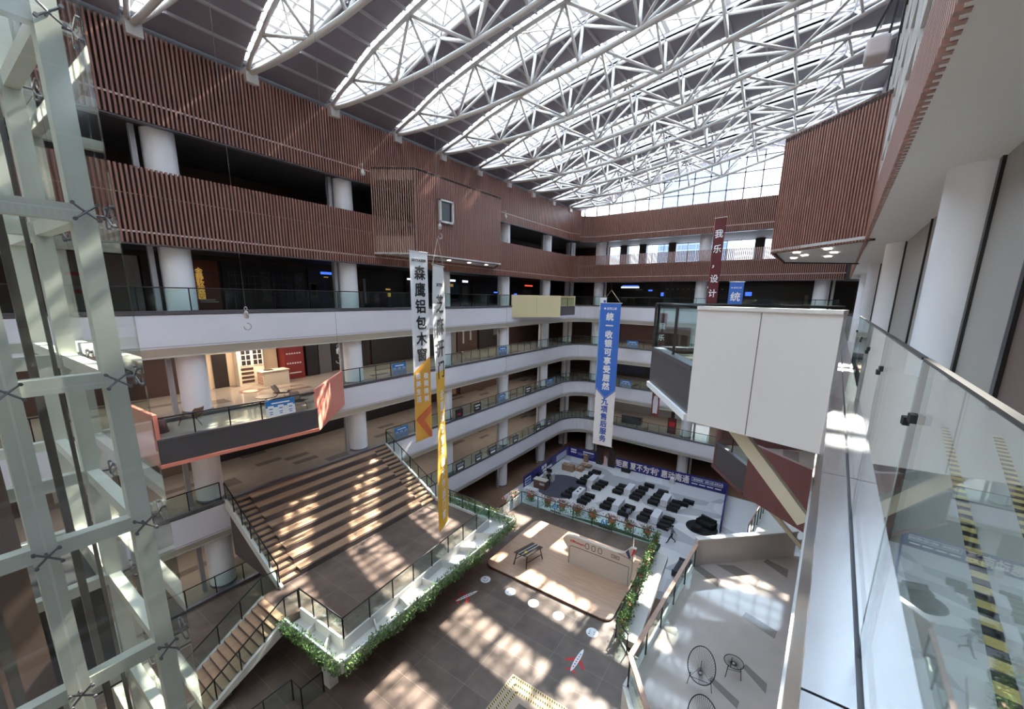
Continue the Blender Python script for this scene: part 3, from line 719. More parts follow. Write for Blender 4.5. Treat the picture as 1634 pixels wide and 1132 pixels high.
for p, q in zip(BC[:3], BC[1:4]): g.bar((p[0], p[1], Z3R - .45), (q[0], q[1], Z3R - .45), .14, .95)
g.build('edge_band', PWHITE, bt)
pp = [(.35, 6.2), (-1.70, 8.72), (-2.55, 10.0), (-2.02, 16.9)]
rt = railing(pp, Z3R + .02, 'glass railing with pale brown wooden handrail on the string chair balcony', 1.02, 1.3, rm=DARKM)
g = MB()
for p, q in zip(pp, pp[1:]): g.bar((p[0], p[1], Z3R + 1.07), (q[0], q[1], Z3R + 1.07), .14, .06)
g.build('wooden_handrail', RAILW, rt)

# small lower balcony seen beyond the end panel
lb_ = thing('lower_balcony', 'small white floored balcony glimpsed below the maroon sided balcony', 'balcony', tuple(at_z(1235, 835, LV[3])))
P = [at_z(x, y, LV[3]) for x, y in ((1190, 870), (1222, 812), (1275, 800), (1300, 860))]
g = MB(); g.prism([(p.x, p.y) for p in P], LV[3] - .25, LV[3] + .02); g.build('deck', PWHITE, lb_)
g = MB(); a_, b_ = P[1], P[2]; g.extrude([(a_.x, a_.y, LV[3] + .02), (b_.x, b_.y, LV[3] + .02), (b_.x, b_.y, LV[3] + .9), (a_.x, a_.y, LV[3] + .9)], (0, .1, 0)); g.build('end_panel', CORNICE, lb_)
railing([(P[0].x, P[0].y, LV[3] + .02), (P[1].x, P[1].y, LV[3] + .02)], 0, 'brown topped railing of the small white floored balcony', 1.0, .8, rm=RAILW)
# slanted props under the off-white balcony
for i, (a, b, w, lab) in enumerate((((-.52, 6.62, H - 1.79), (.52, 6.5, H - 2.98), .17, 'broad cream steel prop slanting from under the off-white balcony box'), ((-.06, 16.72, H - 7.2), (1.6, 16.72, H - 8.9), .14, 'thin cream steel prop under the maroon sided balcony'))):
    g = MB(); g.bar(a, b, w, w * 1.15, (0, 1, 0)); o = g.build('steel_prop', STRUTM); tag(o, lab, 'prop')

# ================================================================== TIMBER BAYS
def bay(label, pts, z0, z1, faces, lights, pane=None, soff=SOFFIT):
    t = thing('timber_bay', label, 'bay', (pts[1][0], pts[1][1], z0))
    g = MB(); g.prism([(p[0] * .997, p[1]) for p in pts], z0 + .06, z0 + .16); g.build('soffit', soff, t)
    g = MB(); g.prism(pts, z1 - .16, z1 - .04); g.build('lid', SLATB, t)
    cx = sum(p[0] for p in pts) / len(pts); cy = sum(p[1] for p in pts) / len(pts)
    for i, (a, b) in enumerate(zip(pts, pts[1:])):
        pitch, w, m_, back = faces[i]
        d = Vector((b[0] - a[0], b[1] - a[1])).normalized(); nrm = Vector((d.y, -d.x))
        if nrm.dot(Vector((cx - a[0], cy - a[1]))) > 0: nrm = -nrm
        A = (a[0] - nrm.x * .05, a[1] - nrm.y * .05); B = (b[0] - nrm.x * .05, b[1] - nrm.y * .05)
        g = MB()
        for (x, y, tg) in walk([A, B], pitch, pitch / 2):
            g.obox((x, y, (z0 + z1) / 2), (tg.x * w / 2, tg.y * w / 2, 0), (nrm.x * .05, nrm.y * .05, 0), (0, 0, (z1 - z0) / 2))
        g.build('slats', m_, t)
        if back:
            for (v0, v1) in back:
                g = MB(); q = nrm * -.12
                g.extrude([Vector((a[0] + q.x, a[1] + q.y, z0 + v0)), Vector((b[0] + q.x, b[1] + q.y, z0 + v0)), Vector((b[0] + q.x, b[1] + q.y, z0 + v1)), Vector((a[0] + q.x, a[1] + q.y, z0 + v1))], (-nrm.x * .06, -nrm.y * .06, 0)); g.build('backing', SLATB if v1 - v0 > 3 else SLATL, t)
    for (x, y) in lights:
        g = MB(); g.lathe((x, y, z0 + .02), [(.13, 0), (.13, .05)], 16); g.build('downlight', LAMP, t)
    if pane:
        (ya, yb_, za, zb, xx) = pane
        g = MB(); w = .12
        g.box((xx - .02, ya, za), (xx + .16, ya + w, zb)); g.box((xx - .02, yb_ - w, za), (xx + .16, yb_, zb)); g.box((xx - .02, ya, za), (xx + .16, yb_, za + w)); g.box((xx - .02, ya, zb - w), (xx + .16, yb_, zb))
        f = g.build('window_frame', PWHITE, t); g = MB(); g.box((xx - .02, ya + w, za + w), (xx + .02, yb_ - w, zb - w)); g.build('pane', SHOPD, f)
    return t
bay('timber slatted bay with a small white framed window, jutting from the left upper wall', [(-24, 18.4), (-21.5, 20.0), (-21.5, 29.6), (-24, 32.2)], H + 2.66, H + 8.2,
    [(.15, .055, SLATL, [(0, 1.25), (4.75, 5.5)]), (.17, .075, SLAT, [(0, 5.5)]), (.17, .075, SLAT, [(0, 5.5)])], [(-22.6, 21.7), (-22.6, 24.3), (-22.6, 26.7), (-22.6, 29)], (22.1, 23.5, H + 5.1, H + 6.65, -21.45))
bay('dark timber slatted bay jutting from the right wall near the ceiling', [(xf(18) + .1, 18.0), (-1.05, 21.2), (-.75, 27.0), (xf(29), 29.0)], H + 2.0, H + 6.5,
    [(.115, .055, SLAT, [(0, 4.5)]), (.115, .055, SLAT, [(0, 4.5)]), (.115, .055, SLAT, [(0, 4.5)])], [(-.1, 21.6), (.9, 20.6), (.2, 23), (1.2, 22.2), (-.2, 24.2), (1.1, 24)])

# ================================================================== WIDE STAIRS AND LANDING
ZL, Z3 = H - 14.0, LV[3]
X0S, X1S = -24.0, -18.9
YA, YB_ = 8.1, 18.5
NT = 8; RZ = (Z3 - ZL) / NT; TX = (X1S - X0S) / NT
st = thing('seating_stairs', 'wide tan seating steps with dark risers, descending from the third floor to the brown landing', 'stairs', (X0S, YA, ZL))
YL, YR = 9.05, 17.25
for k in range(NT):
    xa = X0S + TX * k; zt = Z3 - RZ * k
    g = MB(); g.box((xa, YL, ZL - .3), (xa + TX, YR, zt - .06)); g.build('tier_riser', RISER, st)
    g = MB(); g.box((xa - .02, YL, zt - .06), (xa + TX - .06, YR, zt)); g.build('tier_tread', TREAD, st)
for (ya, ye) in ((YA, YL - .02), (YR + .02, YB_)):
    for k in range(NT * 2):
        xa = X0S + TX / 2 * k; zt = Z3 - RZ / 2 * k
        g = MB(); g.box((xa, ya, ZL - .3), (xa + TX / 2, ye, zt - .05)); g.build('step_riser', RISER, st)
        g = MB(); g.box((xa, ya, zt - .05), (xa + TX / 2 - .03, ye, zt)); g.build('step_tread', TREAD, st)
for y in (YA - .16, YB_ + .02):
    g = MB(); g.extrude([(X0S, y, Z3 - .35), (X1S + .25, y, ZL - .35), (X1S + .25, y, ZL + .12), (X1S, y, ZL + .26), (X0S, y, Z3 + .18)], (0, .14, 0)); g.build('stringer', PWHITE, st)
railing([(X0S + .05, YA - .09, Z3 + .18), (X1S, YA - .09, ZL + .22)], 0, 'sloping dark railing on the elevator side of the wide stairs', .95, 1.0)
railing([(X0S + .05, YB_ + .09, Z3 + .18), (X1S, YB_ + .09, ZL + .22)], 0, 'sloping dark railing on the far side of the wide stairs', .95, 1.0)
# landing
LD = [(X1S, 7.2), (-16.62, 7.2), (-16.62, 7.75), (-13.5, 7.85), (-14.2, 18.55), (X1S, 18.6)]
ld = thing('landing', 'brown tiled landing at the foot of the wide stairs, edged by white planters', 'landing', (X1S, 7.2, ZL - .4))
g = MB(); g.prism(LD, ZL - .4, ZL); g.build('deck', FLOORD, ld)
g = MB(); g.prism(offset(LD + [LD[0]], .05)[:-1], ZL - .75, ZL - .4); g.build('underside', PWHITE, ld)
IN = [(-16.62, 7.78), (-13.48, 7.86), (-14.22, 18.55), (-18.7, 18.62)]
OU = [(-16.7, 7.08), (-12.67, 7.2), (-13.03, 19.65), (-18.7, 19.5)]
pl = thing('planter_trough', 'white trough planter running round three sides of the brown landing', 'planter', (-12.67, 7.2, ZL - .5))
def wallseg(P, z0, z1, w, name, m):
    for a, b in zip(P, P[1:]):
        g = MB(); g.bar((a[0], a[1], (z0 + z1) / 2), (b[0], b[1], (z0 + z1) / 2), w, z1 - z0); g.build(name, m, pl)
wallseg(IN, ZL - .45, ZL + .16, .09, 'inner_wall', PWHITE); wallseg(OU, ZL - .45, ZL + .02, .05, 'outer_wall', PWHITE); wallseg(OU, ZL + .02, ZL + .07, .07, 'rim', INKW)
for a, b, c, d in zip(IN, IN[1:], OU, OU[1:]):
    g = MB(); g.prism([a, b, d, c], ZL - .48, ZL - .36); g.build('trough_floor', PWHITE, pl)
for k in range(1, 7):
    t = k / 7; a = Vector(IN[1]).lerp(Vector(IN[2]), t); b = Vector(OU[1]).lerp(Vector(OU[2]), t)
    g = MB(); g.bar((a.x, a.y, ZL - .2), (b.x, b.y, ZL - .2), .05, .36); g.build('divider', PWHITE, pl)
for t in (.36, .7):
    a = Vector(IN[0]).lerp(Vector(IN[1]), t); b = Vector(OU[0]).lerp(Vector(OU[1]), t)
    g = MB(); g.bar((a.x, a.y, ZL - .2), (b.x, b.y, ZL - .2), .05, .36); g.build('divider', PWHITE, pl)
railing([(p[0], p[1], ZL + .16) for p in IN[:2]], 0, 'short dark glass railing along the near end of the brown landing', .98, 1.05)
railing([(p[0], p[1], ZL + .16) for p in IN[1:3]], 0, 'long dark glass railing along the open side of the brown landing', .98, 1.35)
railing([(p[0], p[1], ZL + .16) for p in IN[2:]], 0, 'dark glass railing along the far end of the brown landing', .98, 1.2)
def leaves(mb, a, b, n, zt, drop, spread, size, inside=0.0):
    a = Vector((a[0], a[1], 0)); b = Vector((b[0], b[1], 0)); d = (b - a).normalized(); nr = Vector((d.y, -d.x, 0))
    L = (b - a).length
    for i in range(n):
        s = random.random(); w = 0.55 + 0.45 * math.sin(s * L * 2.3 + 1) * math.sin(s * L * .9)
        dz = random.random() ** 1.3 * drop * (0.35 + .65 * abs(w))
        p = a + d * (s * L) + nr * (random.uniform(-inside, spread) * (1 - .3 * dz / max(drop, .01))) + Vector((0, 0, zt + random.uniform(-.02, .16) * (1 if dz < .1 else 0) - dz))
        q = Matrix.Rotation(random.uniform(0, 2 * PI), 3, 'Z') @ Matrix.Rotation(random.uniform(-1.2, 1.2), 3, 'X')
        l = size * random.uniform(.6, 1.3); w_ = l * .42
        pts = [q @ Vector(v) for v in ((0, -l / 2, 0), (w_ / 2, -l * .05, l * .06), (0, l / 2, 0), (-w_ / 2, -l * .05, l * .06))]
        mb.mi = 0 if random.random() < .65 else 1
        mb.add([p + v for v in pts], [(0, 1, 2, 3)])
for (i, n, lab) in ((0, 1500, 'trailing green ivy over the near rim of the white trough planter'), (1, 5200, 'long trail of green ivy over the outer rim of the white trough planter'), (2, 1700, 'green ivy filling the far end of the white trough planter')):
    g = MB()
    leaves(g, OU[i], OU[i + 1], n, ZL + .06, .75 if i < 2 else .3, .38, .13, .12 if i < 2 else .75)
    o = g.build('ivy', [LEAF, LEAFD], None, shift=(OU[i][0], OU[i][1], ZL)); tag(o, lab, 'ivy', kind='stuff')
# small flight from the landing down to the middle floor
ns = 13; rz = (ZL - LV[2]) / ns; ty = .29
fl = thing('stair_flight', 'narrow flight of tan steps between white stringers, down from the landing', 'stairs', (-18.8, 7.2, LV[2]))
for k in range(ns):
    y1 = 7.2 - ty * k; zt = ZL - rz * k
    g = MB(); g.box((-18.75, y1 - ty, max(LV[2], zt - .5)), (-16.75, y1, zt - .03)); g.build('step_riser', RISER, fl)
    g = MB(); g.box((-18.75, y1 - ty, zt - .03), (-16.75, y1 + .02, zt)); g.build('step_tread', TREAD, fl)
ye = 7.2 - ty * ns
for x in (-18.9, -16.75):
    g = MB(); g.extrude([(x, 7.35, ZL - .42), (x, 7.2, ZL + .1), (x, ye, LV[2] + .12), (x, ye, LV[2])], (.15, 0, 0)); g.build('stringer', PWHITE, fl)
railing([(-18.82, 7.9, ZL + .08), (-18.82, 7.2, ZL + .08), (-18.82, ye, LV[2] + .08)], 0, 'sloping dark railing on the far side of the narrow tan flight', .95, 1.05)
railing([(-16.68, 7.75, ZL + .1), (-16.68, 7.15, ZL + .1), (-16.68, ye, LV[2] + .08)], 0, 'sloping dark railing on the near side of the narrow tan flight', .95, 1.05)
g = MB(); g.box((-14.55, 7.4, LV[2]), (-14.05, 7.8, ZL - .75)); o = g.build('pillar', PWHITE); tag(o, 'short white square pillar under the near corner of the planter', 'pillar')
railing([(-14.15, 7.2), (-14.15, 6.3), (-14.85, 6.3), (-14.85, 2.0)], LV[2] + .02, 'dark glass railing round a floor opening below the planter corner', 1.0, 1.2)

# ================================================================== GLASS ELEVATOR TOWER
el = thing('glass_elevator', 'tall glass elevator tower with pale steel frame and spider fittings at the left edge', 'elevator', (-9.0, 1.74, 0))
EX, EY = -9.05, 1.72
zj = [H + 1.12 - 2.53 * k for k in range(-2, 8)]
posts = [(EX, EY), (EX, EY - 1.12), (EX, EY - 2.24), (EX - 3.2, EY), (EX - 6.4, EY), (EX - 3.2, EY - 2.24), (EX - 6.4, EY - 2.24)]
for (x, y) in posts:
    g = MB(); g.box((x - .13, y - .13, 0), (x + .13, y + .13, H + 8)); g.build('post', ELEV, el)
for z in zj:
    for a, b in (((EX, EY), (EX, EY - 2.24)), ((EX, EY), (EX - 6.4, EY)), ((EX - 3.2, EY), (EX - 3.2, EY - 2.24)), ((EX - 6.4, EY), (EX - 6.4, EY - 2.24)), ((EX, EY - 2.24), (EX - 6.4, EY - 2.24))):
        g = MB(); g.bar((a[0], a[1], z), (b[0], b[1], z), .2, .24); g.build('cross_beam', ELEV, el)
gx, gy = EX + .3, EY + .33
zz = [z for z in zj]
for z0, z1 in zip(zz[1:], zz[:-1]):
    for (a, b) in (((gx, gy), (gx, EY - .56 + .56 - 1.12)), ((gx, EY - 1.13), (gx, EY - 2.4)), ((gx, gy), (EX - 3.2, gy)), ((EX - 3.21, gy), (EX - 6.6, gy))):
        d = Vector((b[0] - a[0], b[1] - a[1], 0)).normalized() * .01
        g = MB(); s = Vector((-d.y, d.x, 0)) * .6
        g.extrude([(a[0] + d.x, a[1] + d.y, z0 + .01), (b[0] - d.x, b[1] - d.y, z0 + .01), (b[0] - d.x, b[1] - d.y, z1 - .01), (a[0] + d.x, a[1] + d.y, z1 - .01)], s); g.build('glass_pane', GLASSE, el)
for z in zj:
    for y in (EY, EY - 1.12, EY - 2.24):
        g = MB(); c = Vector((gx - .04, y, z)); g.tube((EX + .1, y, z), c, .022, 6)
        for (dy, dz) in ((.13, .11), (.13, -.11), (-.13, .11), (-.13, -.11)):
            e = c + Vector((0.02, dy, dz)); g.tube(c, e, .016, 6); g.tube(e, e + Vector((.05, 0, 0)), .026, 8)
        g.build('spider_fitting', TRIMG, el)
    for x in (EX - .05, EX - 3.2, EX - 6.4):
        g = MB(); c = Vector((x, gy - .05, z)); g.tube((x, EY + .1, z), c, .022, 6)
        for (dx, dz) in ((.15, .14), (.15, -.14), (-.15, .14), (-.15, -.14)):
            e = c + Vector((dx, 0.02, dz)); g.tube(c, e, .014, 6); g.tube(e, e + Vector((0, .04, 0)), .03, 8)
        g.build('spider_fitting', TRIMG, el)
for (x, y, w) in ((EX - 1.0, EY - .72, .05), (EX - 2.2, EY - .9, .04), (EX - 2.0, EY - .35, .03), (EX - 1.2, EY - 1.7, .07), (EX - 1.2, EY - 1.9, .07), (EX - 4.4, EY - .8, .05)):
    g = MB(); g.box((x - w, y - w, 0), (x + w, y + w, H + 8)); g.build('guide_rail', mat('rail_steel', (.16, .15, .14), .4, metal=.7), el)
g = MB(); g.box((EX - 2.9, EY - 2.1, 0), (EX - 2.7, EY - 1.2, H + 8)); g.build('shaft_panel', mat('shaft_brown', (.14, .09, .07), .6), el)
g = MB(); g.box((EX - 6.35, EY - 2.1, H - 9.4), (EX - 3.4, EY - .2, H - 6.6)); g.build('elevator_car', mat('car_dark', (.05, .05, .055), .3, metal=.4), el)

# ================================================================== MIDDLE FLOOR (stage, table, aeroplane wall, stickers)
Z2 = LV[2]
def rrect(x0, y0, x1, y1, r, n=5):
    P = []
    for (cx, cy, a0) in ((x1 - r, y1 - r, 0), (x0 + r, y1 - r, 90), (x0 + r, y0 + r, 180), (x1 - r, y0 + r, 270)):
        P += [(cx + r * math.cos(math.radians(a0 + 90 * i / n)), cy + r * math.sin(math.radians(a0 + 90 * i / n))) for i in range(n + 1)]
    return P
sg = thing('stage', 'low pale oak stage with rounded corners on the brown tiled floor', 'stage', (-9.6, 20.6, Z2))
g = MB(); g.prism(rrect(-13.75, 17.45, -5.6, 23.75, .55), Z2, Z2 + .10); g.build('side', mat('stage_edge', (.10, .045, .03), .5), sg)
g = MB(); g.prism(rrect(-13.72, 17.48, -5.63, 23.72, .55), Z2 + .10, Z2 + .13); g.build('boards', WOODF, sg)
ZS = Z2 + .13
# aeroplane wall (side view outline) standing on the stage
aw = thing('aeroplane_wall', 'pale cut-out wall shaped like an aeroplane with round windows, standing on the oak stage', 'partition', (-7.4, 20.6, ZS))
ya, yd = 20.55, .22
def AP(u, v): return (-9.95 + u * 4.5, ya, ZS + .004 + v)
out = [(.09, 0), (.088, .95), (.02, 1.32), (0, 1.52), (.02, 1.66), (.07, 1.8), (.14, 1.88), (.22, 1.9), (.74, 1.9), (.81, 1.93), (.86, 2.05), (.90, 2.28), (.93, 2.45), (.965, 2.5), (1.0, 2.48), (.985, 2.2), (.965, 1.95), (.965, 1.0), (.94, 0)]
ap = [AP(u, v) for u, v in out]
g = MB(); g.extrude(ap, (0, yd, 0)); g.build('panel', mat('aeroplane_cream', (.60, .52, .46), .5), aw)
def line(pts, w=.02, m=INK, name='outline', closed=False):
    g = MB(); P = [Vector(AP(u, v)) + Vector((0, -.006, 0)) for u, v in pts]
    if closed: P.append(P[0])
    for a, b in zip(P, P[1:]): g.bar(a, b, w, .012, (0, 1, 0))
    return g.build(name, m, aw)
line([(.105, .02), (.105, 1.1), (.115, 1.2), (.14, 1.25), (.93, 1.25), (.93, .02)], .025)
for u in (.36, .45, .54):
    w, h, r = .026, .20, .02
    P = [(u + w * math.copysign(abs(math.cos(t)) ** .6, math.cos(t)), 1.58 + h * math.copysign(abs(math.sin(t)) ** .6, math.sin(t)) * .85) for t in [2 * PI * i / 20 for i in range(20)]]
    line(P, .03, INK, 'window_outline', True)
line([(.70, 1.66), (.80, 1.66), (.80, 1.48), (.70, 1.48)], .025, INK, 'door_outline', True)
line([(.725, 1.57), (.775, 1.57)], .035, INK, 'door_mark')
line([(.78, 1.88), (.93, 1.78), (.965, 1.72)], .02)
g = MB(); g.extrude([Vector(AP(*p)) + Vector((0, -.004, 0)) for p in ((.875, 2.12), (.91, 2.36), (.945, 1.84), (.92, 1.80))], (0, -.003, 0)); g.build('tail_stripe', mat('navy_stripe', (.03, .03, .12), .5), aw)
g = MB(); g.extrude([Vector(AP(*p)) + Vector((0, -.004, 0)) for p in ((.955, 2.0), (.985, 2.2), (1.0, 2.48), (.972, 2.48), (.945, 1.95))], (0, -.003, 0)); g.build('tail_tip', INKR, aw)
text('lettering', 'C师Sukiee\'s', .19, INKR, aw, Vector(AP(.215, 1.56)) + Vector((0, -.01, 0)), (1, 0, 0), (0, 0, 1), bold=.004, sx=1.05)
# chrome pole behind
g = MB(); g.lathe((-6.15, 22.6, Z2 + .02), [(.16, 0), (.16, .03), (.03, .04), (.03, 2.0)], 16); o = smooth_by_angle(g.build('chrome_pole', INOX, None, shift=(-6.15, 22.6, Z2))); tag(o, 'slim chrome pole standing behind the aeroplane wall tail', 'pole')
# dark table
tb = thing('dark_table', 'dark metal topped table with splayed black legs on the oak stage', 'table', (-11.45, 19.1, ZS))
tc_ = [Vector(p) for p in ((-12.2, 18.45, 0), (-11.32, 18.5, 0), (-11.0, 19.9, 0), (-11.8, 19.95, 0))]
g = MB(); g.prism([(p.x, p.y) for p in tc_], ZS + .80, ZS + .85); g.build('tabletop', mat('table_top', (.07, .055, .05), .3, metal=.3), tb)
for t in (.35, .62):
    a = tc_[0].lerp(tc_[1], t); b = tc_[3].lerp(tc_[2], t); g = MB(); g.bar((a.x, a.y, ZS + .855), (b.x, b.y, ZS + .855), .03, .01); g.build('inlay_strip', INKW, tb)
cc = sum(tc_, Vector()) / 4
for p in tc_:
    q = cc.lerp(p, .8); f = cc.lerp(p, 1.0); g = MB(); g.bar((q.x, q.y, ZS + .8), (f.x, f.y, ZS), .05); g.build('leg', BLACK, tb)
for i, j in ((0, 3), (1, 2)):
    a = cc.lerp(tc_[i], .9); b = cc.lerp(tc_[j], .9); g = MB(); g.bar((a.x, a.y, ZS + .35), (b.x, b.y, ZS + .35), .03); g.build('stretcher', BLACK, tb)
g = MB(); g.box((-11.66, 18.78, ZS + .851), (-11.5, 18.95, ZS + .87)); o = g.build('card', GOLD, None, shift=(-11.58, 18.86, ZS + .851)); tag(o, 'small pale card lying on the dark table', 'card')
# round floor stickers
sx = [-12.88, -11.11, -9.59, -8.05, -6.16]
SKY2 = mat('sticker_blue', (.25, .45, .85), .5)
for i, x in enumerate(sx):
    t = thing('floor_sticker', f'{["first", "second", "third", "fourth", "fifth"][i]} white round floor sticker from the planter, before the oak stage', 'sticker', (x, 16.5, Z2))
    g = MB(); g.lathe((x, 16.5, Z2 + .001), [(.30, 0), (.30, .004)], 28); g.build('disc', INKW, t)
    rnd = random.Random(i)
    for k in range(9):
        a = rnd.uniform(-.15, .13); b = -.12 + .22 * (k % 3) / 2 - .03; g = MB(); w = rnd.uniform(.03, .07); h = rnd.uniform(.012, .03)
        g.box((x + a - w / 2, 16.5 + b - h, Z2 + .0055), (x + a + w / 2, 16.5 + b + h, Z2 + .0065)); g.build('print_mark', [INKB, INK, INKR, SKY2][rnd.choice([0, 1, 0, 2] if i in (1, 3) else [0, 1, 1, 0])], t)
# aeroplane stickers
def plane_sticker(x, y, rot, s, label):
    t = thing('aeroplane_sticker', label, 'sticker', (x, y, Z2))
    q = Matrix.Rotation(rot, 2)
    def T(p): v = q @ Vector(p); return (x + v.x * s, y + v.y * s)
    body = [(.10 * math.sin(PI * i / 14) ** .5 if 0 < i < 14 else 0, -.7 + 1.4 * i / 14) for i in range(15)]
    body = [(a, b) for a, b in body] + [(-a, b) for a, b in reversed(body[1:-1])]
    for sg_ in (1, -1):
        g = MB(); g.prism([T(p) for p in ((.06 * sg_, .15), (.48 * sg_, -.22), (.46 * sg_, -.33), (.06 * sg_, -.08))], Z2 + .001, Z2 + .004); g.build('wing', INKR, t)
        g = MB(); g.prism([T(p) for p in ((.03 * sg_, -.48), (.24 * sg_, -.66), (.22 * sg_, -.74), (.03 * sg_, -.62))], Z2 + .001, Z2 + .004); g.build('tailplane', INKR, t)
    g = MB(); g.prism([T(p) for p in body], Z2 + .001, Z2 + .006); g.build('fuselage', INKW, t)
    for k in range(6):
        c = -.4 + .15 * k; g = MB(); g.prism([T(p) for p in ((-.03, c - .035), (.03, c - .035), (.03, c + .035), (-.03, c + .035))], Z2 + .0062, Z2 + .007); g.build('print_mark', INKB if k % 2 else INKR, t)
plane_sticker(-12.9, 14.85, -.35, 1.0, 'white and red aeroplane sticker in the shade of the planter')
plane_sticker(-6.1, 14.65, .0, 1.0, 'white and red aeroplane sticker on sunlit tiles near the right fence')
# hazard tape frame
tf = thing('hazard_mat', 'tan floor mat with black and yellow striped borders near the bottom edge', 'floor mat', (-7.5, 11, Z2))
c0 = Vector((-8.13, 12.38)); ex = Vector((1, 0)); ey = Vector((-.02, -1))
def TP(u, v): p = c0 + ex * u + ey * v; return (p.x, p.y)
yb_ = MB(); bb = yb_; yb_.prism([TP(0, 0), TP(5, 0), TP(5, .95), TP(.95, .95), TP(.95, 5), TP(0, 5)], Z2 + .001, Z2 + .006)
for row, o in enumerate((.05, .3, .55)):
    for k in range(44):
        u = o + k * .11
        if u < 5:
            for (mi_, a, b) in ((1, u, u + .055), (2, u + .055, u + .11)):
                mbx = yb_; yb_.mi = mi_
                mbx.prism([TP(a, o), TP(b, o), TP(b + .05, o + .09), TP(a + .05, o + .09)], Z2 + .007, Z2 + .009)
                mbx.prism([TP(o, a), TP(o, b), TP(o + .09, b + .05), TP(o + .09, a + .05)], Z2 + .007, Z2 + .009)
yb_.build('striped_mat', [mat('mat_tan', (.42, .31, .24), .6), YEL, INK], tf)

# ================================================================== FENCE ROUND THE MIDDLE FLOOR
FN = [(-16.02, 22.0), (-16.07, 25.28), (-5.58, 25.62), (-5.1, 16.9), (-4.35, 16.3)]
FG = glass('fence_glass', (0.86, 0.96, 0.94), 1.45)
railing(FN[:2], Z2 + .02, 'short left side of the glass fence, beside the white tables below', 1.0, 1.2, gm=FG)
fb = railing(FN[1:3], Z2 + .02, 'long glass fence with flower boxes overlooking the black benches', 1.0, 1.5, gm=FG)
railing(FN[2:4], Z2 + .02, 'right side of the glass fence with trailing plants, beside the oak stage', 1.0, 1.45, gm=FG)
railing(FN[3:], Z2 + .02, 'short end of the glass fence nearest the wooden handrail', 1.0, 1.2, gm=FG)
g = MB(); g.prism([(-16.0, 25.42), (-5.4, 25.74), (-5.4, 26.5), (-9.5, 26.7), (-12.5, 26.1), (-16, 25.75)], Z2 - .45, Z2 - .25); o = g.build('turf_strip', mat('turf_dark', (.03, .05, .025), .9, noise=.5, scale=20), None, shift=(-16, 25.4, Z2 - .45)); tag(o, 'dark green turf strip outside the long glass fence', 'turf', kind='stuff')
def fence_print(px, txt, lab):
    p = at_y(px, 815, 25.4); x = p.x
    yf = 25.28 + .032 * (x + 16) - .03; t = thing('fence_sign', lab, 'sign', (x, yf, Z2 + .3))
    text('lettering', txt, .62, mat('sign_cyan', (.04, .28, .70), .5), t, (x, yf - .01, Z2 + .62), (1, .03, 0), (0, 0, 1), bold=.012)
    for k in range(6):
        g = MB(); g.box((x - .42 + .15 * k, yf - .01, Z2 + .14), (x - .31 + .15 * k, yf, Z2 + .27)); g.build('print_mark', INK, t)
fence_print(887, '6F', 'blue 6F sign on the long glass fence, left one')
fence_print(966, '6F', 'blue 6F sign on the long glass fence, right one')
for i, y in enumerate((22.6, 24.0)):
    board((-16.0, y + .9), (-16.0, y), Z2 + .12, Z2 + .92, INKW, f'{["nearer", "farther"][i]} printed panel on the short left side of the glass fence', marks=[(.1, .9, .5, .85, mat('print_teal', (.06, .25, .33), .5)), (.2, .8, .15, .38, INK)])

def flower_box(x, y, rz, trail, label, col, group, src=None):
    t = thing('flower_box', label, 'flower box', (x, y, Z2 + 1.02), group, rz)
    g = MB(); g.add([(-.22, -.09, -.2), (.22, -.09, -.2), (.22, .09, -.2), (-.22, .09, -.2), (-.26, -.12, 0), (.26, -.12, 0), (.26, .12, 0), (-.26, .12, 0)], [(0, 3, 2, 1), (4, 5, 6, 7), (0, 1, 5, 4), (1, 2, 6, 5), (2, 3, 7, 6), (3, 0, 4, 7)])
    def loc(name, mb, m):
        me = bpy.data.meshes.new(name); me.from_pydata(mb.v, [], mb.f)
        for mm in (m if isinstance(m, list) else [m]): me.materials.append(mm)
        if any(mb.m): me.polygons.foreach_set('material_index', mb.m)
        o = bpy.data.objects.new(name, me); COL.objects.link(o); o.parent = t; return o
    loc('box', g, TERRA)
    def blob(n, zc, zr, rx, size):
        mb = MB()
        for k in range(n):
            p = Vector((random.gauss(0, rx * 1.35), random.gauss(0, .12), zc + random.uniform(-zr, zr)))
            q = Matrix.Rotation(random.uniform(0, 6.28), 3, 'Z') @ Matrix.Rotation(random.uniform(-1.3, 1.3), 3, 'X'); l = size * random.uniform(.6, 1.3)
            mb.mi = random.randint(0, 1); mb.add([p + q @ Vector(v) for v in ((0, -l / 2, 0), (l * .28, 0, .02), (0, l / 2, 0), (-l * .28, 0, .02))], [(0, 1, 2, 3)])
        return mb
    loc('blossoms', blob(130, .18, .16, .2, .14), [FLOWER, LEAFD] if col else [LEAFD, LEAF])
    loc('trailing_leaves', blob(200, -.15 - trail / 2, trail / 2 + .1, .15, .13), [LEAF, LEAFD])
    return t
for i in range(8):
    px = (849, 876, 899, 923, 948, 979, 1007, 1037)[i]; a = at_y(px, 800, 25.45)
    flower_box(a.x, 25.2 + .032 * (a.x + 16), .03, .35, f'{["first", "second", "third", "fourth", "fifth", "sixth", "seventh", "eighth"][i]} flower box from the left on the long glass fence', 1, 'flower boxes on the glass fence')
for i in range(7):
    t_ = i / 6; y = 25.0 - 7.9 * t_; x = -5.4 + .52 * t_
    flower_box(x, y, PI / 2, .85, f'{["farthest", "second farthest", "third", "middle", "fifth", "second nearest", "nearest"][i]} trailing flower box on the right side of the glass fence', 0, 'flower boxes on the glass fence')
for i, y in enumerate((23.0, 24.4)):
    flower_box(-16.2, y, PI / 2, .3, f'{["nearer", "farther"][i]} flower box on the short left side of the glass fence', 1, 'flower boxes on the glass fence')

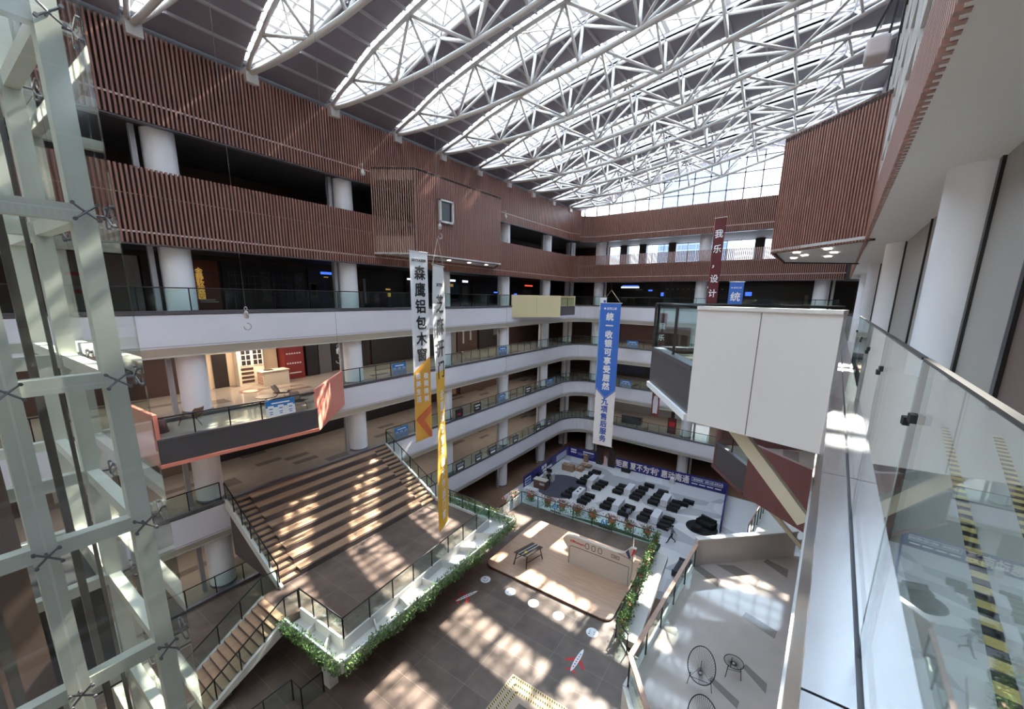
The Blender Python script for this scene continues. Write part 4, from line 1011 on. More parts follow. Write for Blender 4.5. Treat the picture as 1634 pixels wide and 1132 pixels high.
# ================================================================== EVENT FLOOR (black benches, tables, backdrop)
BK = thing('backdrop_wall', 'long low navy backdrop wall with white and pink Chinese lettering behind the benches', 'backdrop', (-13, 47.7, 0.02))
def bseg(a, b, h, m=NAVY, name='panel'):
    a = Vector((a[0], a[1], 0.02)); b = Vector((b[0], b[1], 0.02)); d = (b - a).normalized(); n_ = Vector((d.y, -d.x, 0))
    g = MB(); up = Vector((0, 0, h)); g.extrude([a, b, b + up, a + up], n_ * -.12); g.build(name, m, BK); return a, b, d, n_
A, B, d, nn = bseg((-22.9, 47.55), (-18.75, 47.6), 1.3)
for (x, z, w, h, m_) in ((-22.0, .95, .8, .22, INKW), (-22.0, .62, .8, .22, INKW), (-21.0, .7, .9, .10, mat('ink_dim', (.2, .2, .42), .6)), (-21.0, .5, .7, .16, mat('ink_dim', (.2, .2, .42), .6)), (-19.85, .98, 1.5, .2, INKW), (-20.3, .66, .6, .2, INKW), (-19.4, .68, .7, .08, mat('ink_dim', (.2, .2, .42), .6)), (-19.6, .45, .9, .08, mat('ink_dim', (.2, .2, .42), .6))):
    g = MB(); g.box((x - w / 2, 47.52, z), (x + w / 2, 47.54, z + h)); g.build('print_mark', m_, BK)
A, B, d, nn = bseg((-16.1, 47.6), (-3.45, 47.75), 1.3)
text('lettering', '钜惠 夏不为‘利’ 惠动南通', 1.0, INKP, BK, (-11.65, 47.52, .66), (1, .012, 0), (0, 0, 1), bold=.03, sx=.80)
text('lettering_face', '钜惠 夏不为‘利’ 惠动南通', 1.0, INKW, BK, (-11.65, 47.49, .67), (1, .012, 0), (0, 0, 1), bold=.012, sx=.80)
text('date_line', '活动时间：8月12日-8月20日', .3, INKW, BK, (-5.3, 47.6, .92), (1, .012, 0), (0, 0, 1), bold=.006, sx=.85)
fr = MB()
for a, b in (((-7.0, .70), (-3.8, .70)), ((-7.0, 1.15), (-3.8, 1.15)), ((-7.0, .70), (-7.0, 1.15)), ((-3.8, .70), (-3.8, 1.15))): fr.bar((a[0], 47.62, a[1]), (b[0], 47.63, b[1]), .03, .02, (0, 1, 0))
fr.build('date_frame', INKW, BK)
for k in range(4): g = MB(); g.box((-7.0 + .82 * k, 47.61, .36), (-6.35 + .82 * k, 47.63, .47)); g.build('print_mark', INKW, BK)
BKX = BK; BK = thing('backdrop_wing', 'plain navy backdrop wing running toward the maroon balcony at the right end', 'backdrop', (-3.2, 43, 0.02))
A, B, d, nn = bseg((-3.40, 47.5), (-2.9, 38.9), 1.25)
BL = thing('backdrop_wall', 'low navy backdrop wall along the left of the benches, with white notices', 'backdrop', (-22.7, 42, 0.02)); BK_ = BK; BK = BL
A, B, d, nn = bseg((-22.5, 35.9), (-22.95, 47.4), 1.3)
for (y, w, z, h, m_) in ((36.7, 1.2, .25, .8, INKW), (36.7, 1.0, .35, .25, INKB), (36.7, 1.0, .7, .2, INKB), (40.3, .5, .7, .4, INKW), (41.0, .5, .7, .4, INKW), (41.8, .6, .68, .42, INK), (42.6, .6, .68, .42, INK), (41.4, 2.6, .25, .3, INKW), (45.2, 3.6, .2, .85, mat('print_pale', (.48, .50, .66), .6))):
    x = -22.5 - .039 * (y - 35.9) + (.05 if m_ in (INKB,) else .03); g = MB(); g.box((x - .01, y - w / 2, z), (x + .01, y + w / 2, z + h)); g.build('print_mark', m_, BL)
g = MB(); g.lathe((-19.4, 38.8, .013), [(3.0, 0), (3.0, .01)], 48); o = smooth_by_angle(g.build('round_carpet', mat('carpet_slate', (.075, .072, .105), .9), None, shift=(-19.4, 38.8, .013))); tag(o, 'large slate blue round carpet on the marble floor, left of the benches', 'carpet')
g = MB(); g.lathe((-4.4, 38.9, .013), [(1.4, 0), (1.4, .01)], 40); o = smooth_by_angle(g.build('round_carpet', mat('carpet_black', (.015, .015, .017), .9), None, shift=(-4.4, 38.9, .013))); tag(o, 'black round carpet under the black sofa at the right end of the backdrop', 'carpet')
# tables with white cloths
TP_ = [(-16.57, 37.65), (-16.59, 41.55), (-12.2, 37.8), (-12.33, 41.75), (-8.34, 37.75), (-8.41, 41.65)]
rowd = ['left pair, nearer the glass fence', 'left pair, nearer the backdrop', 'middle pair, nearer the glass fence', 'middle pair, nearer the backdrop', 'right pair, nearer the glass fence', 'right pair, nearer the backdrop']
def cloth_table(x, y, label):
    t = thing('banquet_table', label, 'table', (x, y, 0.012), 'white clothed tables')
    g = MB(); g.box((x - .35, y - .92, .72), (x + .35, y + .92, .755)); g.build('tabletop', LINEN, t)
    g = MB(); P = []; n = 72
    for i in range(n):
        s = i / n * 4; k = int(s); f = s - k
        c = [(-.36, -.93), (.36, -.93), (.36, .93), (-.36, .93)]; a = c[k]; b = c[(k + 1) % 4]
        P.append((a[0] + (b[0] - a[0]) * f, a[1] + (b[1] - a[1]) * f))
    v = [(x + p[0], y + p[1], .76) for p in P] + [(x + p[0] * (1 + .04 * (i % 2)) + .0, y + p[1] * (1 + .018 * (i % 2)), .05) for i, p in enumerate(P)]
    g.add(v, [(i, (i + 1) % n, n + (i + 1) % n, n + i) for i in range(n)] + [tuple(range(n))]); g.build('tablecloth', LINEN, t)
    for i in (-1, 1):
        for j in (-1, 1): g = MB(); g.box((x + i * .3 - .02, y + j * .85 - .02, .012), (x + i * .3 + .02, y + j * .85 + .02, .72)); g.build('leg', DARKM, t)
for (x, y), r in zip(TP_, rowd): cloth_table(x, y, f'long white clothed table, {r}')
for i, dy in enumerate((-.35, .35)):
    g = MB(); g.lathe((-16.57, 37.65 + dy, .77), [(.11, 0), (.13, .03), (.10, .05), (.04, .05)], 16); o = smooth_by_angle(g.build('dark_bowl', SHOPD, None, shift=(-16.57, 37.65 + dy, .77))); tag(o, f'small dark round dish on the leftmost white table, {["nearer", "farther"][i]} one', 'dish')
# benches
def bench(label):
    t = thing('bench', label, 'bench', (0, 0, .012), 'black upholstered benches')
    def bx(name, lo, hi, m, bev=.04):
        me = bpy.data.meshes.new(name); b = MB(); b.box(lo, hi); me.from_pydata(b.v, [], b.f); me.materials.append(m)
        o = bpy.data.objects.new(name, me); COL.objects.link(o); o.parent = t
        if bev:
            md = o.modifiers.new('bevel', 'BEVEL'); md.width = bev; md.segments = 2
        return o
    bx('cushion', (-.55, -.26, .18), (.55, .26, .43), BENCHM, .06); bx('skirt', (-.52, -.23, .05), (.52, .23, .18), BLACK, 0)
    for i in (-1, 1):
        for j in (-1, 1): bx('leg', (i * .48 - .03, j * .2 - .03, 0), (i * .48 + .03, j * .2 + .03, .06), BLACK, 0)
    return t
spots = []
for (x, y), r in zip(TP_, ('leftmost near table', 'leftmost far table', 'middle near table', 'middle far table', 'rightmost near table', 'rightmost far table')):
    for sx_, sd in ((-1, 'left'), (1, 'right')):
        for k, dy in enumerate((-.95, -.12, .72)):
            spots.append((x + sx_ * 1.0 + (.06 * (k - 1)), y + dy + (.0 if sx_ < 0 else -.25), f'{["nearest", "middle", "farthest"][k]} black bench on the {sd} of the {r}'))
E_ = [(-17.3, 44.3, 'black bench behind the leftmost far table, near the gap in the backdrop'), (-17.45, 43.5, 'black bench before another, behind the leftmost far table'), (-14.5, 46.9, 'black bench pushed against the navy backdrop lettering'),
      (-10.9, 44.4, 'black bench behind the middle far table, nearer the backdrop'), (-11.25, 43.3, 'black bench just behind the middle far table'), (-9.2, 43.7, 'black bench behind the rightmost far table, back one'), (-9.2, 43.0, 'black bench behind the rightmost far table, front one'),
      (-6.4, 43.0, 'black bench right of the rightmost far table, back one'), (-6.8, 42.2, 'black bench right of the rightmost far table, front one')]
spots += E_
b0 = bench(spots[0][2]); b0.location = (spots[0][0], spots[0][1], .012)
for (x, y, lab) in spots[1:]: copy_tree(b0, (x, y, .012), random.uniform(-.05, .05), lab)
# black sofa on the round carpet and plastic bag
sf = thing('sofa', 'black sofa with armrests on the black round carpet', 'sofa', (-4.1, 39.3, .024), rz=-.4)
def lb(name, lo, hi, m, t, bev=.05):
    me = bpy.data.meshes.new(name); b = MB(); b.box(lo, hi); me.from_pydata(b.v, [], b.f); me.materials.append(m); o = bpy.data.objects.new(name, me); COL.objects.link(o); o.parent = t
    if bev: md = o.modifiers.new('bevel', 'BEVEL'); md.width = bev; md.segments = 2
    return o
lb('seat', (-.7, -.4, .08), (.7, .3, .42), BENCHM, sf); lb('backrest', (-.75, .25, .08), (.75, .5, .85), BENCHM, sf); lb('armrest', (-.85, -.4, .08), (-.66, .45, .6), BENCHM, sf); lb('armrest', (.66, -.4, .08), (.85, .45, .6), BENCHM, sf)
st2 = thing('ottoman', 'low black ottoman beside the black sofa on the round carpet', 'ottoman', (-4.8, 38.2, .024)); lb('cushion', (-.4, -.35, .06), (.4, .35, .4), BENCHM, st2); lb('base', (-.35, -.3, 0), (.35, .3, .06), BLACK, st2, 0)
# doorway panels in the backdrop and a display figure
for i, (x, w) in enumerate(((-18.2, .85), (-16.55, .85))):
    g = MB(); g.box((x - w / 2, 47.2, .012), (x + w / 2, 47.4, 2.3)); o = g.build('dark_door_panel', mat('door_brown', (.035, .018, .016), .5), None, shift=(x, 47.3, .012)); tag(o, f'tall dark brown panel in the backdrop gap under the blue banner, {["left", "right"][i]} one', 'panel')
t = thing('display_stand', 'slim pale display stand between the two tall dark panels', 'stand', (-17.35, 47.3, .012))
g = MB(); g.box((-17.6, 47.2, .012), (-17.1, 47.4, .08)); g.build('base', PWHITE, t); g = MB(); g.box((-17.55, 47.27, .08), (-17.3, 47.3, 1.3)); g.build('poster', INKP, t); g = MB(); g.box((-17.25, 47.25, .08), (-17.12, 47.3, 1.1)); g.build('side_panel', PWHITE, t)
# reception desk, screen desk, boxes
dk = thing('reception_desk', 'brown reception desk with a pale top and white plate on the slate carpet', 'desk', (-21.0, 37.0, .02), rz=.05)
lb('front', (-.75, -.3, 0), (.75, -.22, 1.0), mat('desk_brown', (.16, .085, .06), .5), dk, 0); lb('side', (-.75, -.3, 0), (-.68, .4, 1.0), mat('desk_brown', (.16, .085, .06), .5), dk, 0); lb('side', (.68, -.3, 0), (.75, .4, 1.0), mat('desk_brown', (.16, .085, .06), .5), dk, 0); lb('top', (-.8, -.35, 1.0), (.8, .45, 1.06), CORNICE, dk, 0); lb('name_plate', (.0, -.33, .5), (.6, -.305, .75), PWHITE, dk, 0)
dk = thing('equipment_desk', 'pale desk with a black monitor behind the reception desk', 'desk', (-21.2, 39.3, .02), rz=.05)
lb('body', (-.6, -.35, 0), (.6, .35, .95), PWHITE, dk, .01); lb('monitor', (-.35, -.05, 1.02), (.35, .03, 1.45), BLACK, dk, .01); lb('keyboard', (-.3, -.3, .95), (.3, -.12, .98), BLACK, dk, 0); lb('monitor_stand', (-.06, -.04, .95), (.06, .04, 1.02), BLACK, dk, 0)
dk = thing('office_chair', 'dark chair between the two desks beside the navy wall', 'chair', (-21.9, 38.2, .02)); lb('seat', (-.3, -.3, .42), (.3, .3, .52), BENCHM, dk); lb('backrest', (-.32, -.3, .5), (-.22, .3, 1.05), BENCHM, dk); lb('leg', (-.05, -.05, .02), (.05, .05, .42), DARKM, dk, 0); lb('foot', (-.3, -.3, 0), (.3, .3, .03), DARKM, dk, 0)
ca = mat('cardboard', (.34, .215, .14), .8)
for (x, y, w, dp, h, lab) in ((-20.6, 43.2, 1.5, .7, .8, 'largest brown cardboard carton near the slate carpet'), (-19.4, 44.0, .9, .9, .45, 'low brown carton between two others near the navy wall'), (-19.3, 45.6, 1.4, .8, .25, 'flat brown carton lying before the navy backdrop'), (-19.9, 47.0, .6, .35, .95, 'upright brown carton leaning at the navy backdrop')):
    t = thing('carton', lab, 'carton', (x, y, .013), 'cardboard cartons'); lb('box', (-w / 2, -dp / 2, 0), (w / 2, dp / 2, h), ca, t, .01); lb('flap', (-w / 2, -dp / 2 - .12, h - .04), (w / 2, -dp / 2, h), ca, t, 0); lb('tape', (-.04, -dp / 2 - .002, h), (.04, dp / 2, h + .004), CORNICE, t, 0)
for (x, y, h, lab) in ((-19.6, 33.6, .75, 'white clothed table outside the left end of the glass fence, nearer one'), (-21.0, 34.9, .8, 'white clothed table outside the left end of the glass fence, farther one')):
    t = thing('side_table', lab, 'table', (x, y, .013)); lb('tablecloth', (-.75, -.4, .04), (.75, .4, h), LINEN, t, .02); lb('base', (-.7, -.35, 0), (.7, .35, .04), DARKM, t, 0)
sp_ = thing('round_stand', 'white round based floor stand on the slate carpet', 'stand', (-19.0, 42.0, .024)); g = MB(); g.lathe((-19.0, 42.0, .024), [(.22, 0), (.2, .04), (.03, .05), (.025, .9)], 20); g.build('stem', PWHITE, sp_, True)
g = MB(); g.lathe((-19.0, 42.0, .93), [(.06, 0), (.06, .02)], 12); g.build('head', PWHITE, sp_)
bg_ = thing('rubbish_bin', 'white bin with a bag standing against the navy lettering', 'bin', (-9.0, 47.0, .013)); lb('body', (-.25, -.2, 0), (.25, .2, .65), PWHITE, bg_, .03); lb('bag', (-.22, -.18, .6), (.22, .18, .78), INKW, bg_, .06)
# dark grey sofas beside the white ledge
for i, (y, z) in enumerate(((31.0, 0), (28.9, 0), (27.0, 0))):
    x = -4.6 + .35 * i
    t = thing('grey_sofa', f'{["farthest", "middle", "nearest"][i]} dark grey sofa beyond the right side of the glass fence', 'sofa', (x, y, .013), 'grey sofas by the fence', -.07)
    gm_ = mat('sofa_grey', (.055, .055, .065), .8); lb('seat', (-.45, -.95, .1), (.35, .95, .45), gm_, t); lb('backrest', (.3, -.95, .1), (.55, .95, .85), gm_, t); lb('armrest', (-.45, -1.05, .1), (.5, -.88, .62), gm_, t); lb('armrest', (-.45, .88, .1), (.5, 1.05, .62), gm_, t)

# ================================================================== PEOPLE
def person(x, y, z, heading, joints, shirt, label, sc=1.0):
    """joints: dict name -> (x, y, z) in body space, facing -y; one continuous skinned body, clothing by region, hair as a child"""
    J = joints
    edges = [('pelvis', 'waist'), ('waist', 'chest'), ('chest', 'neck'), ('neck', 'head'), ('head', 'crown'),
             ('chest', 'shl'), ('shl', 'ell'), ('ell', 'wrl'), ('wrl', 'hal'), ('chest', 'shr'), ('shr', 'elr'), ('elr', 'wrr'), ('wrr', 'har'),
             ('pelvis', 'hil'), ('hil', 'knl'), ('knl', 'anl'), ('anl', 'tol'), ('pelvis', 'hir'), ('hir', 'knr'), ('knr', 'anr'), ('anr', 'tor')]
    rad = dict(pelvis=.15, waist=.135, chest=.155, neck=.06, head=.095, crown=.075, shl=.075, shr=.075, ell=.05, elr=.05, wrl=.034, wrr=.034, hal=.036, har=.036, hil=.095, hir=.095, knl=.066, knr=.066, anl=.045, anr=.045, tol=.042, tor=.042)
    names = list(rad); me = bpy.data.meshes.new('body'); me.from_pydata([J[n] for n in names], [(names.index(a), names.index(b)) for a, b in edges], [])
    o = bpy.data.objects.new('person', me); COL.objects.link(o)
    md = o.modifiers.new('skin', 'SKIN'); me.skin_vertices[0].data[0].use_root = True
    for i, n in enumerate(names):
        r = rad[n]; me.skin_vertices[0].data[i].radius = (r * (1.15 if n in ('chest', 'waist', 'pelvis') else 1), r * (.8 if n in ('chest', 'waist') else 1))
    sb = o.modifiers.new('sub', 'SUBSURF'); sb.levels = 1; sb.render_levels = 1
    bpy.context.view_layer.update()
    m2 = bpy.data.meshes.new_from_object(o.evaluated_get(bpy.context.evaluated_depsgraph_get()))
    o.modifiers.clear(); o.data = m2
    for mm in (SKIN, shirt, TROUS, BLACK): m2.materials.append(mm)
    J3 = {n: Vector(J[n]) for n in names}
    def seg(p, a, b):
        a, b = J3[a], J3[b]; d = b - a; t = max(0, min(1, (p - a).dot(d) / max(d.length_squared, 1e-9))); return (p - a - d * t).length
    region = {}
    for p in m2.polygons:
        c = p.center; best = min(edges, key=lambda e: seg(c, *e)); e = set(best)
        if e & {'tol', 'tor'}: k = 3
        elif e & {'knl', 'knr', 'anl', 'anr', 'hil', 'hir'}: k = 2
        elif e & {'head', 'crown', 'wrl', 'wrr', 'hal', 'har'}: k = 0
        elif 'neck' in e: k = 0 if (c - J3['chest']).length > .19 else 1
        else: k = 1
        p.material_index = k; p.use_smooth = True
    o.location = (x, y, z); o.rotation_euler = (0, 0, heading); o.scale = (1, 1, 1); tag(o, label, 'person')
    g = MB(); c = J3['crown']; h = J3['head']; ax = (c - h).normalized()
    vs = []; fs = []; n = 12
    for i in range(5):
        a = i / 4 * PI * .55; rr = .105 * math.sin(a + .12); zz_ = .105 * math.cos(a)
        for k in range(n): t = 2 * PI * k / n; vs.append(h + ax * (zz_ + .03) + Vector((rr * math.cos(t), rr * math.sin(t) * 1.1 + .012, 0)))
    for i in range(4): fs += [(i * n + k, i * n + (k + 1) % n, (i + 1) * n + (k + 1) % n, (i + 1) * n + k) for k in range(n)]
    fs.append(tuple(range(n - 1, -1, -1)))
    mh = bpy.data.meshes.new('hair'); mh.from_pydata([tuple(v) for v in vs], [], fs); mh.materials.append(HAIR); mh.polygons.foreach_set('use_smooth', [True] * len(mh.polygons))
    ho = bpy.data.objects.new('hair', mh); COL.objects.link(ho); ho.parent = o
    for s in (-1, 1):                                            # face: eyes, nose, ears, mouth
        fwd = Vector((0, -1, 0)); 
        q = h + Vector((s * .035, -.092, .012)); g2 = MB(); g2.lathe(q, [(.004, -.008), (.011, 0), (.004, .008)], 8); e_ = g2.build('eye', INK, None); e_.parent = o
        q = h + Vector((s * .098, .0, .0)); g2 = MB(); g2.lathe(q, [(.008, -.03), (.016, 0), (.008, .03)], 8); e_ = g2.build('ear', SKIN, None); e_.parent = o
    g2 = MB(); g2.add([h + Vector(v) for v in ((-.014, -.09, -.025), (.014, -.09, -.025), (0, -.122, -.022), (0, -.09, .02))], [(0, 1, 2), (0, 2, 3), (1, 3, 2), (0, 3, 1)]); e_ = g2.build('nose', SKIN, None); e_.parent = o
    g2 = MB(); g2.obox(h + Vector((0, -.094, -.05)), (.024, 0, 0), (0, .004, 0), (0, 0, .004)); e_ = g2.build('mouth', CHEV, None); e_.parent = o
    return o
stand = dict(pelvis=(0, 0, .95), waist=(0, .01, 1.1), chest=(0, 0, 1.33), neck=(0, 0, 1.5), head=(0, -.02, 1.62), crown=(0, -.01, 1.72), shl=(.19, 0, 1.42), ell=(.25, .03, 1.15), wrl=(.24, -.08, .92), hal=(.23, -.12, .84),
             shr=(-.19, 0, 1.42), elr=(-.25, .03, 1.15), wrr=(-.24, -.06, .92), har=(-.23, -.1, .84), hil=(.1, 0, .88), knl=(.11, -.02, .5), anl=(.11, .02, .09), tol=(.12, -.14, .045), hir=(-.1, 0, .88), knr=(-.11, -.02, .5), anr=(-.11, .02, .09), tor=(-.12, -.14, .045))
wk = dict(stand, pelvis=(0, 0, .92), knl=(.1, -.2, .52), anl=(.1, -.36, .11), tol=(.11, -.51, .07), knr=(-.1, .05, .48), anr=(-.1, .40, .16), tor=(-.11, .32, .05), ell=(.27, .17, 1.2), wrl=(.29, .30, 1.0), hal=(.29, .36, .94), elr=(-.3, -.1, 1.2), wrr=(-.42, -.3, 1.12), har=(-.46, -.37, 1.1))
bend = dict(stand, waist=(0, -.06, 1.08), chest=(0, -.24, 1.22), neck=(0, -.37, 1.30), head=(0, -.46, 1.36), crown=(0, -.53, 1.43), shl=(.19, -.28, 1.27), shr=(-.19, -.28, 1.27), ell=(.33, -.2, 1.05), wrl=(.2, -.3, .92), hal=(.13, -.36, .88), elr=(-.33, -.2, 1.05), wrr=(-.2, -.36, .9), har=(-.13, -.42, .86))
person(-20.5, 37.9, .024, .5, stand, SHIRTD, 'person in dark clothes standing on the slate round carpet')
person(-10.6, 35.6, .013, 2.6, bend, SHIRTG, 'person in grey shirt bending forward beside the glass fence')
person(-6.2, 34.6, .013, -1.1, wk, SHIRTG, 'person in grey shirt and dark trousers striding past the fence corner')

# ================================================================== HANGING BANNERS
UP = Vector((0, 0, 1))
def sheet(t, c, u, w, z0, z1, m, off=0.0, name='cloth', th=.006):
    """flat vertical rectangle centred on plan point c, along plan direction u"""
    u = Vector((u[0], u[1], 0)).normalized(); nr = Vector((u.y, -u.x, 0))
    p = Vector((c[0], c[1], 0)) + nr * off
    g = MB(); g.extrude([p - u * w / 2 + UP * z0, p + u * w / 2 + UP * z0, p + u * w / 2 + UP * z1, p - u * w / 2 + UP * z1], nr * th); return g.build(name, m, t), p + nr * (th + .003), u
def shape(t, p, u, pts, m, name, d=.003):
    nr = Vector((u.y, -u.x, 0)); g = MB(); g.extrude([p + u * a + UP * b for a, b in pts], nr * d); return g.build(name, m, t)
def rod(t, c, u, w, z, name='rod', m=PWHITE):
    u = Vector((u[0], u[1], 0)).normalized(); p = Vector((c[0], c[1], z)); g = MB(); g.tube(p - u * w / 2, p + u * w / 2, .022, 8); g.build(name, m, t, True)
def cord(t, c, u, w, z, ztop, hz=1.0):
    u = Vector((u[0], u[1], 0)).normalized(); p = Vector((c[0], c[1], z)); q = Vector((c[0], c[1], z + hz))
    for s in (-1, 1): g = MB(); g.tube(p + u * s * w / 2, q, .008, 5); g.build('cord', STRUTM, t)
    g = MB(); g.tube(q, (c[0], c[1], ztop), .006, 5); g.build('cable', TRIMG, t)
def vtext(t, chars, c, p, u, ztop, step, size, m, off=0, bold=.02, name='lettering', sx=1.0):
    nr = Vector((u.y, -u.x, 0))
    for i, ch in enumerate(chars):
        text(name, ch, size, m, t, p + u * off + UP * (ztop - step * i), u, UP, bold=bold, ext=.002, sx=sx)
def roofat(x): return H + interp(TT, x) + .06
# white and orange banner
c = (-15.0, 14.03); u = (0, 1); z1, z0 = H + 2.03, H - 7.35
t = thing('hanging_banner', 'flat white and orange banner with black Chinese lettering and rust chevron, left one', 'banner', (c[0], c[1], z0))
_, p, uu = sheet(t, c, u, 1.12, z0, z1, WHITEB)
shape(t, p, uu, [(-.56, z0), (.56, z0), (.56, H - 3.05), (.2, H - 3.22), (-.56, H - 3.75)], ORANGE, 'orange_field')
p2 = p + Vector((.006, 0, 0))
shape(t, p2, uu, [(.56, H - 5.55), (.56, H - 5.95), (.06, H - 6.30), (.56, H - 7.05), (.56, z0 + .02), (.40, z0 + .02), (-.50, H - 6.20), (-.40, H - 6.08)], CHEV, 'chevron')
text('logo', 'SAYYASEER', .155, INK, t, p2 + UP * (H + 1.62), uu, UP, bold=.006, sx=1.15)
for i, ch in enumerate('森鹰铝包木窗'): text('lettering', ch, .70, INK, t, p2 + UP * (H + 1.0 - .79 * i) + uu * .03, uu, UP, bold=.016)
for i, ch in enumerate('极限降耗'): text('lettering', ch, .33, INKW, t, p2 + UP * (H - 4.02 - .40 * i) + uu * .25, uu, UP, bold=.008)
for i, ch in enumerate('极美生活'): text('lettering', ch, .33, INKW, t, p2 + UP * (H - 3.97 - .40 * i) - uu * .28, uu, UP, bold=.008)
rod(t, c, u, 1.2, z1); rod(t, c, u, 1.16, z0)
g = MB(); g.tube((c[0], c[1], z1), (c[0], c[1], roofat(c[0])), .006, 5); g.build('cable', TRIMG, t)
# twisted banner
c = Vector((-10.2, 10.42, 0)); zt, zb = H + 1.0, H - 8.9; w = .94
t = thing('hanging_banner', 'long twisted white and yellow banner hanging nearest, lit by the sun', 'banner', (c.x, c.y, zb))
def tw(s):                                                   # s 0 top .. 1 bottom: direction across the cloth
    a = math.radians(112.0 + 2.6 * s); return Vector((-math.cos(a) * -1, math.sin(a), 0)) if False else Vector((math.cos(a), math.sin(a), 0)) * -1
def TWP(a, s, o=0.0):
    u_ = tw(s); n_ = Vector((u_.y, -u_.x, 0)); b = .05 * math.sin(s * 9) * math.sin(a * 2.2); q = c - u_ * (a * w)
    n_ = n_ if n_.dot(Vector((-c.x, -c.y, 0))) > 0 else -n_
    return Vector((q.x, q.y, zt + (zb - zt) * s)) + n_ * (o + b)
def patch(a0, a1, s0, s1, o, m, name, n=24, k=6, skew=0):
    g = MB(); P = [TWP(a0 + (a1 - a0) * j / k, s0 + (s1 - s0) * i / n + skew * (a0 + (a1 - a0) * j / k), o) for i in range(n + 1) for j in range(k + 1)]
    g.add(P, [(i * (k + 1) + j, i * (k + 1) + j + 1, (i + 1) * (k + 1) + j + 1, (i + 1) * (k + 1) + j) for i in range(n) for j in range(k)]); return g.build(name, m, t, True)
TWW = bpy.data.materials.new('banner_translucent_white'); TWW.use_nodes = True
def transl(M, col):
    n = M.node_tree.nodes; l = M.node_tree.links; b = n['Principled BSDF']; b.inputs['Base Color'].default_value = (*col, 1); b.inputs['Roughness'].default_value = .6
    tl = n.new('ShaderNodeBsdfTranslucent'); tl.inputs[0].default_value = (*col, 1); mx = n.new('ShaderNodeMixShader'); mx.inputs[0].default_value = .45
    l.new(b.outputs[0], mx.inputs[1]); l.new(tl.outputs[0], mx.inputs[2]); l.new(mx.outputs[0], n['Material Output'].inputs[0])
transl(TWW, (.78, .77, .78)); TWO = bpy.data.materials.new('banner_translucent_yellow'); TWO.use_nodes = True; transl(TWO, (.85, .50, .07))
patch(-.5, .5, 0, .37, 0, TWW, 'white_cloth', 20); patch(-.5, .5, .37, 1, 0, TWO, 'yellow_cloth', 30)
def twtext(ch, size, s, m, a=0.0, sx=1.0, name='lettering'):
    u_ = tw(s); q = TWP(a, s, .03); n_ = Vector((u_.y, -u_.x, 0)); r_ = -u_
    if (r_.cross(UP)).dot(Vector((-c.x, -c.y, 0))) < 0: r_ = -r_
    text(name, ch, size, m, t, q, r_, UP, bold=size * .02, ext=.002, sx=sx)
twtext('SAYYAS', .15, .065, INK, name='logo')
for i, ch in enumerate('芝麻开门'): twtext(ch, .66, .135 + .078 * i, INK)
for i, ch in enumerate('全屋阳台窗升级大作战门窗'): twtext(ch, .38, .46 + .044 * i, INKW)
g = MB(); g.tube(TWP(-.56, 0), TWP(.56, 0), .022, 8); g.build('rod', PWHITE, t, True); g = MB(); g.tube(TWP(-.54, 1), TWP(.54, 1), .02, 8); g.build('rod', PWHITE, t, True)
for s in (-.5, .5): g = MB(); g.tube(TWP(s, 0), (c.x, c.y, zt + .9), .008, 5); g.build('cord', STRUTM, t)
g = MB(); g.tube((c.x, c.y, zt + .9), (c.x, c.y, roofat(c.x)), .006, 5); g.build('cable', TRIMG, t)
# blue and white banner
c = (-11.4, 30.0); u = (1, .0); z1, z0 = H - .35, H - 11.75
t = thing('hanging_banner', 'blue and white banner with large vertical Chinese lettering above the black benches', 'banner', (c[0], c[1], z0))
_, p, uu = sheet(t, c, u, 1.62, z0, z1, WHITEB)
shape(t, p, uu, [(-.81, z1), (-.81, H - 7.0), (0, H - 7.75), (.81, H - 7.0), (.81, z1)], BLUEB, 'blue_field')
p2 = p + Vector((0, -.008, 0))
shape(t, p2, uu, [(-.81, H - 7.12), (0, H - 7.87), (.81, H - 7.12), (.81, H - 7.02), (0, H - 7.77), (-.81, H - 7.02)], INKB, 'chevron_line'); 
for i, ch in enumerate('统一收银可享受居然'): text('lettering', ch, .62, INKW, t, p2 + UP * (H - 1.42 - .68 * i), uu, UP, bold=.026)
for i, ch in enumerate('九项售后服务'): text('lettering', ch, .58, INKB, t, p2 + UP * (H - 8.1 - .62 * i), uu, UP, bold=.022)
g = MB(); g.lathe((0, 0, 0), [(.09, -.002), (.09, .002)], 16)
text('logo', '● 居然之家', .2, INKW, t, p2 + UP * (H - .78), uu, UP, bold=.003)
rod(t, c, u, 1.75, z1); rod(t, c, u, 1.8, z0); cord(t, c, u, 1.55, z1, roofat(c[0]), .95)
# narrow pale blue banner seen nearly edge on behind it
c = (-13.05, 32.6); u = (.62, -.35); z1, z0 = H + .05, H - 8.6
t = thing('hanging_banner', 'narrow sky blue banner seen almost edge on, behind the blue and white banner', 'banner', (c[0], c[1], z0))
_, p, uu = sheet(t, c, u, .85, z0, z1, LBLUE)
shape(t, p, uu, [(-.42, z1 - .0), (-.42, z1 - 1.05), (.42, z1 - 1.05), (.42, z1)], INKW, 'white_head'); shape(t, p, uu, [(-.36, z0 + .35), (.36, z0 + .35), (.36, z0 + 2.0), (-.36, z0 + 2.0)], NAVY, 'navy_block')
shape(t, p, uu, [(-.42, z0), (.42, z0), (.42, z0 + .25), (-.42, z0 + .25)], INKR, 'red_foot')
for i, ch in enumerate('家装节全屋定制'): text('lettering', ch, .5, INKB if i < 3 else INKR, t, p + UP * (z1 - 1.6 - .72 * i) + Vector((uu.y, -uu.x, 0)) * .006, uu, UP, bold=.01)
shape(t, p + Vector((uu.y, -uu.x, 0)) * .004, uu, [(.05, z1 - .2), (.35, z1 - .2), (.35, z1 - .5), (.05, z1 - .5)], INKB, 'logo_block')
